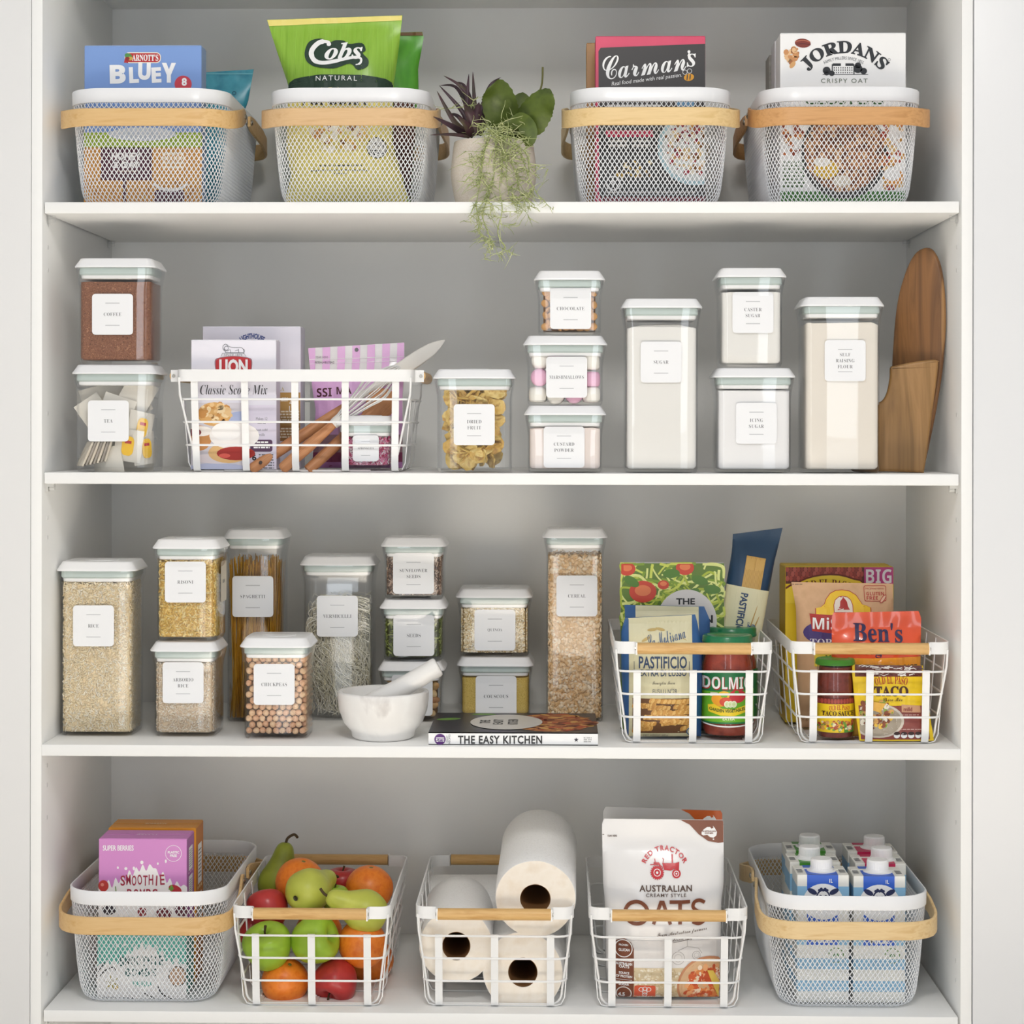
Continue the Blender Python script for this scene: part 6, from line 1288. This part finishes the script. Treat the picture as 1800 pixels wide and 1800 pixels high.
# oats
_, YO = end_on(1175, 1773, z4, 'wire basket holding the two upright oats pouches')
zb = z4+.0042
OW = m_('#ecebeb', .25, coat=.3); BRN, RT, TXT = m_('#7d452c', .35), m_('#c42f38', .3), m_('#5a463c')
def oats_art(bc, dv=0, full=True):
    a = Art(); a.poly([(1192, 1439+dv), (1274, 1439+dv), (1274, 1480+dv), (1262, 1481+dv), (1245, 1478+dv), (1228, 1466+dv), (1212, 1449+dv)], bc, 1)
    au = [(1233, 1462), (1237, 1457), (1243, 1453), (1248, 1453), (1250, 1456), (1254, 1455), (1253, 1451), (1257, 1456), (1260, 1462), (1259, 1468), (1254, 1472), (1248, 1471), (1243, 1467), (1236, 1468), (1233, 1466)]
    a.poly([(u, v+dv) for u, v in au], WH_, 2).ell(1254, 1474.5+dv, 1.5, 1.2, WH_, 2, 8).text('AUSTRALIAN', 1246, 1460.5+dv, 24, bc, 'NB', 2.8, 3).text('OWNED', 1246, 1464+dv, 15, bc, 'NB', 2.6, 3)
    if not full: return a
    a.text('TEAR HERE', 1076, 1468.5, 17, TXT, 'NB', 3.2, 3).line([(1058, 1466), (1062, 1466)], 1, TXT, 2)
    a.text('RED TRACTOR', 1167.5, 1489, 92, RT, 'N', 8.5, 3, arc=41, off=.03, space=1.25)
    for u, v, r in ((1154, 1528.5, 10.6), (1187.5, 1530, 7.6)):
        a.ell(u, v, r, r, RT, 3, 24).ring(u, v, r*.55, 1.2, WH_, 3.4, 16).ell(u, v, r*.2, r*.2, WH_, 3.6, 10)
        for i in range(20 if r > 9 else 0): t = i*PI/10; a.line([(u+r*.97*math.cos(t), v+r*.97*math.sin(t)), (u+r*1.14*math.cos(t), v+r*1.14*math.sin(t))], 1.5, RT, 3)
    a.poly([(1163, 1513), (1186, 1513), (1193, 1511), (1192, 1524), (1184, 1522), (1178, 1525), (1166, 1524)], RT, 3).rect(1179.5, 1499, 1182, 1513, RT, 3).line([(1164, 1514), (1166, 1506), (1163, 1505)], 1.2, RT, 3).line([(1148, 1513), (1157, 1513), (1160, 1518)], 2.4, RT, 3).line([(1150, 1506), (1151, 1513)], 1.6, RT, 3).line([(1142, 1516), (1156, 1515), (1164, 1520)], 1.6, RT, 3)
    a.text('AUSTRALIAN', 1168.5, 1554.5, 92, TXT, 'N', 11, 3, off=.025, space=1.1).text('CREAMY STYLE', 1169, 1565.8, 70, TXT, 'N', 5.8, 3, off=.01, space=1.15)
    a.ring(1117.5, 1596.5, 19.5, 6.4, BRN, 3, 36).text('INSTANT', 1117.5, 1596.5, 30, TXT, 'N', 5.6, 3.5, off=.02)
    a.line([(1147, 1616), (1160.5, 1576), (1163, 1576), (1176.5, 1616)], 6, BRN, 3).rect(1150, 1601, 1174, 1606, BRN, 3).rect(1175, 1574, 1211, 1580, BRN, 3).rect(1190, 1575, 1196.5, 1616, BRN, 3)
    a.line([(1237, 1580), (1228, 1575.5), (1219, 1578), (1216, 1586), (1222, 1593), (1231, 1597), (1238, 1604), (1235, 1612), (1226, 1616), (1215, 1612)], 6, BRN, 3, sm=4)
    a.rect(1060, 1645, 1272, 1700, m_('#e3e0de', .3), 1); a.text('From Australian farmers', 1197, 1631, 88, TXT, 'S', 9, 3, rot=-.12).text('direct to you', 1202, 1642, 44, TXT, 'S', 7, 3, rot=-.12).line([(1181, 1648), (1222, 1640)], .8, TXT, 3)
    for u, v, r in ((1190, 1675, 11), (1222, 1671, 7)): a.ring(u, v, r, .8, m_('#a9a5a2'), 2, 20).ring(u, v, r*.6, .6, m_('#b9b5b2'), 2, 16)
    a.line([(1190, 1662), (1206, 1655), (1226, 1659), (1232, 1668)], .8, m_('#a9a5a2'), 2).line([(1206, 1655), (1206, 1640)], .8, m_('#a9a5a2'), 2)
    a.rect(1112, 1692, 1272, 1766, m_('#dcc9a4'), 2).scatter(320, [m_('#e9dcc0'), m_('#cfb88e'), m_('#d9c6a0'), m_('#f1e8d4')], 1.5, 3.4, None, (1114, 1694, 1200, 1764), 2.3)
    a.poly([(1075, 1660), (1082, 1647), (1096, 1642), (1108, 1649), (1113, 1660), (1113, 1766), (1075, 1766)], BRN, 3).ring(1095, 1660, 15, 1.6, WH_, 3.5, 26).text('PROVEN', 1095, 1654, 16, WH_, 'NB', 3.6, 4).text('GLUCAN', 1096, 1662.5, 19, WH_, 'NB', 4.8, 4)
    for t, v, h in (('WHOLEGRAIN', 1680.5, 4), ('AUSTRALIAN', 1686.5, 5), ('OATS', 1691.5, 5), ('SOURCE', 1702.5, 4.4), ('OF PROTEIN', 1708.5, 4.4), ('NO ADDED', 1719.5, 3.8), ('SUGAR', 1724, 3.8)): a.text(t, 1096, v, 28 if len(t) > 6 else 18, WH_, 'NB', h, 4)
    a.line([(1082, 1714.5), (1110, 1714.5)], .8, WH_, 4).ell(1096, 1742, 14, 14, m_('#efe9e4'), 3.5, 24).ell(1096, 1742, 12, 12, BRN, 4, 24).text('4.5', 1092, 1744, 12, WH_, 'NB', 8, 5)
    a.rrect(1114, 1724, 1151, 1768, 4, m_('#e2603e'), 3.5)
    for u, v in ((1126, 1732), (1132.5, 1731), (1139, 1732), (1132.5, 1738), (1132.5, 1743)): a.ring(u, v, 4, 1.3, WH_, 4, 14)
    a.text('thankful', 1132.5, 1749.5, 27, WH_, 'NB', 6, 4).text('1 kg', 1164, 1754.5, 12, TXT, 'N', 6, 4).poly([(1151, 1745), (1190, 1752), (1205, 1766), (1151, 1766)], m_('#e9e6e3'), 3)
    cl = lambda r, e=1: [(min(1266, 1240+r*math.cos(t)), min(1765, 1726+r*e*math.sin(t))) for t in np.linspace(0, 2*PI, 40)[:-1]]
    a.poly(cl(52), m_('#c98a62'), 4).poly(cl(48), m_('#dcb489'), 4.3).scatter(120, [m_('#e58a4a'), m_('#d9602e'), m_('#efb07a'), m_('#f3dcc0'), m_('#c9532a')], 3, 9, lambda u, v: (u-1242)**2+(v-1728)**2 < 38**2 and u < 1262 and v < 1760, (1200, 1690, 1262, 1760), 5).poly([(1241, 1698), (1252, 1700), (1264, 1722), (1262, 1750), (1252, 1726)], m_('#ecc95a'), 9)
    return a
pouch('oats_pouch', 'glossy white oats pouch with a red tractor emblem and brown corner', 'pouch', [(1439, 1062), (1443, 1058), (1550, 1060), (1600, 1065), (1700, 1066), (1773, 1074)], [(1440, 1270), (1446, 1272), (1555, 1272), (1580, 1268), (1773, 1264)], (1439, 1441), zb, .085, .03, OW, oats_art(BRN), 'white oats pouches', seal=.14, wr=.0012, seed=41)
pouch('oats_pouch', 'white oats pouch with an orange corner, standing behind the other', 'pouch', [(1418, 1064), (1423, 1060), (1773, 1066)], [(1423, 1266), (1430, 1270), (1773, 1262)], (1418, 1424), zb, .17, .022, m_('#d3d1cf', .3), oats_art(m_('#d9641e', .35), -19, False), 'white oats pouches', seal=.14, wr=.0012, seed=44)

# milk
zb = z4+.0034
MW, MBL_, MLB = m_('#f0efe8', .4), m_('#2c62cf', .4), m_('#8fc1e3', .4)
DKB = m_('#27305a')
def milk(uc, vt, Y, lid_u, lid_v, colour, label, seed):
    k = kk(Y); Wd = .0795; D = .066; p = at(uc, vt, Y); H = p.z-zb; o = thing('milk_carton', label, 'milk carton', (p.x, Y, zb), 0, 'milk cartons'); org = Vector(o.location)
    mb = MB().box((0, D/2, H/2), (Wd, D, H)); o_ = mb.build('carton_body', MW, o, bevel=.0012, seg=2, smooth=0)
    MB().box((0, D*.62, H+.0006), (Wd-.003, D*.1, .0012)).build('top_seam', MW, o, smooth=0)
    a = Art(); m = lambda x, y, off: Vector((x, D*y, H+off)); hp = Wd/2
    a.rect(-hp*.62, 0, hp*.58, 1, colour, 1)
    for j in range(4): a.rect(-hp*.94, .25+j*.12, -hp*.72, .31+j*.12, GREY, 2); a.rect(hp*.7, .25+j*.12, hp*.93, .31+j*.12, GREY, 2)
    a.build('top_print', o, m)
    a = Art(); f = lambda x, z, off: Vector((x, -off, z))
    for z0, z1_ in ((.775, .91), (.45, .62), (.26, .345), (.086, .17)): a.rect(-hp, H*z0, hp, H*z1_, MLB, 1)
    a.rect(-hp*.62, H*.45, hp*.58, H, colour, 2)
    a.ell(0, H*.79, hp*.78, hp*.7, WH_, 3, 30)
    # cow's head
    cy = H*.85
    a.ell(-hp*.42, cy+.004, hp*.2, hp*.1, DKB, 4, 14, -.5).ell(hp*.42, cy+.004, hp*.2, hp*.1, DKB, 4, 14, .5).ell(0, cy-.006, hp*.28, hp*.34, DKB, 4.2, 18).ell(0, cy-.007, hp*.235, hp*.30, WH_, 4.6, 18).ell(-.004, cy-.004, .0022, .003, DKB, 5, 10).ell(.004, cy-.004, .0022, .003, DKB, 5, 10).ell(0, cy-.017, hp*.2, hp*.13, DKB, 5, 14).ell(0, cy-.017, hp*.17, hp*.10, m_('#d9c9cc'), 5.4, 14)
    for i in range(5): a.ell((i-2)*.003, cy+.006+(.002 if i % 2 else 0), .0022, .0022, DKB, 5, 8)
    V = lambda t, x, z, wd, h, mm, st='NB', off=0: a.it.append(([(x+(q[0]), z+q[1]) for q in _fit(t, st, off, wd, h)], glyphs(t, st, off)[1], mm, 6))
    V('1L', hp*.3, H*.955, .005, .006, WH_); V('FARMERS', 0, H*.555, .040, .010, WH_, 'N'); V('MILK', 0, H*.49, .03, .009, WH_, 'NB')
    a.it.append(([(x, z) for x, z in [(hp*.5+.012*math.cos(t)+0, H*.37+.012*math.sin(t)) for t in np.linspace(0, 2*PI, 24)]+[(hp*.5+.0105*math.cos(t), H*.37+.0105*math.sin(t)) for t in np.linspace(0, 2*PI, 24)]], [(i, i+1, i+25, i+24) for i in range(0, 23, 2)], m_('#6d9a5a'), 3))
    a.ell(hp*.5-.002, H*.37, .004, .0018, m_('#4f8f4a'), 4, 8, .9).ell(hp*.5+.002, H*.372, .004, .0018, m_('#4f8f4a'), 4, 8, 2.2)
    a.build('front_print', o, f)
    s = Art()
    for z0, z1_ in ((.775, .91), (.45, .62), (.26, .345), (.086, .17)): s.rect(0.01, H*z0, .99, H*z1_, MLB, 1)
    s.build('side_print', o, lambda x, z, off: Vector((-hp-off, D*x, z))); s.build('side_print', o, lambda x, z, off: Vector((hp+off, D*x, z)))
    q = at(lid_u, lid_v, Y+.028); cx = q.x-org.x
    MB().lathe([(.0225, 0), (.0225, .0012), (.0185, .002), (.0175, .0055)], 28, (cx, .03, H)).build('cap_collar', WH_, o, smooth=40)
    cp = MB(); n = 60; ring = lambda r, z: [(cx+(r+(.0004 if i % 2 else 0))*math.cos(2*PI*i/n), .03+(r+(.0004 if i % 2 else 0))*math.sin(2*PI*i/n), z) for i in range(n)]
    cp.loft([ring(.0163, H+.0055), ring(.0166, H+.007), ring(.0163, H+.0175), ring(.0150, H+.0195), ring(.006, H+.0198)]); cp.build('cap', WH_, o, smooth=30)
def _fit(t, st, off, wd, h):
    V, F = glyphs(t, st, off); lo, hi = V.min(0), V.max(0); return (V-(lo+hi)/2)*np.array([wd, h])/(hi-lo)
MG, MP = m_('#4f9a34', .4), m_('#cf2a5c', .4)
milk(1447, 1538, .062, 1444, 1523, MBL_, 'blue milk carton beside the other blue one, before the green capped row', 1)
milk(1546, 1540, .062, 1543, 1524, MBL_, 'blue milk carton in front of the pink topped cartons', 2)
milk(1433, 1516, .134, 1423, 1500, MG, 'green topped milk carton directly behind a blue carton', 3)
milk(1548, 1518, .134, 1550, 1500, MP, 'pink topped milk carton directly behind a blue carton', 4)
milk(1426, 1495, .206, 1423, 1478, MG, 'rearmost green topped milk carton against the basket end', 5)
milk(1534, 1497, .206, 1537, 1481, MP, 'rearmost pink topped milk carton against the basket end', 6)

c_ = _T['obj'].data; bpy.data.objects.remove(_T['obj']); bpy.data.curves.remove(c_)
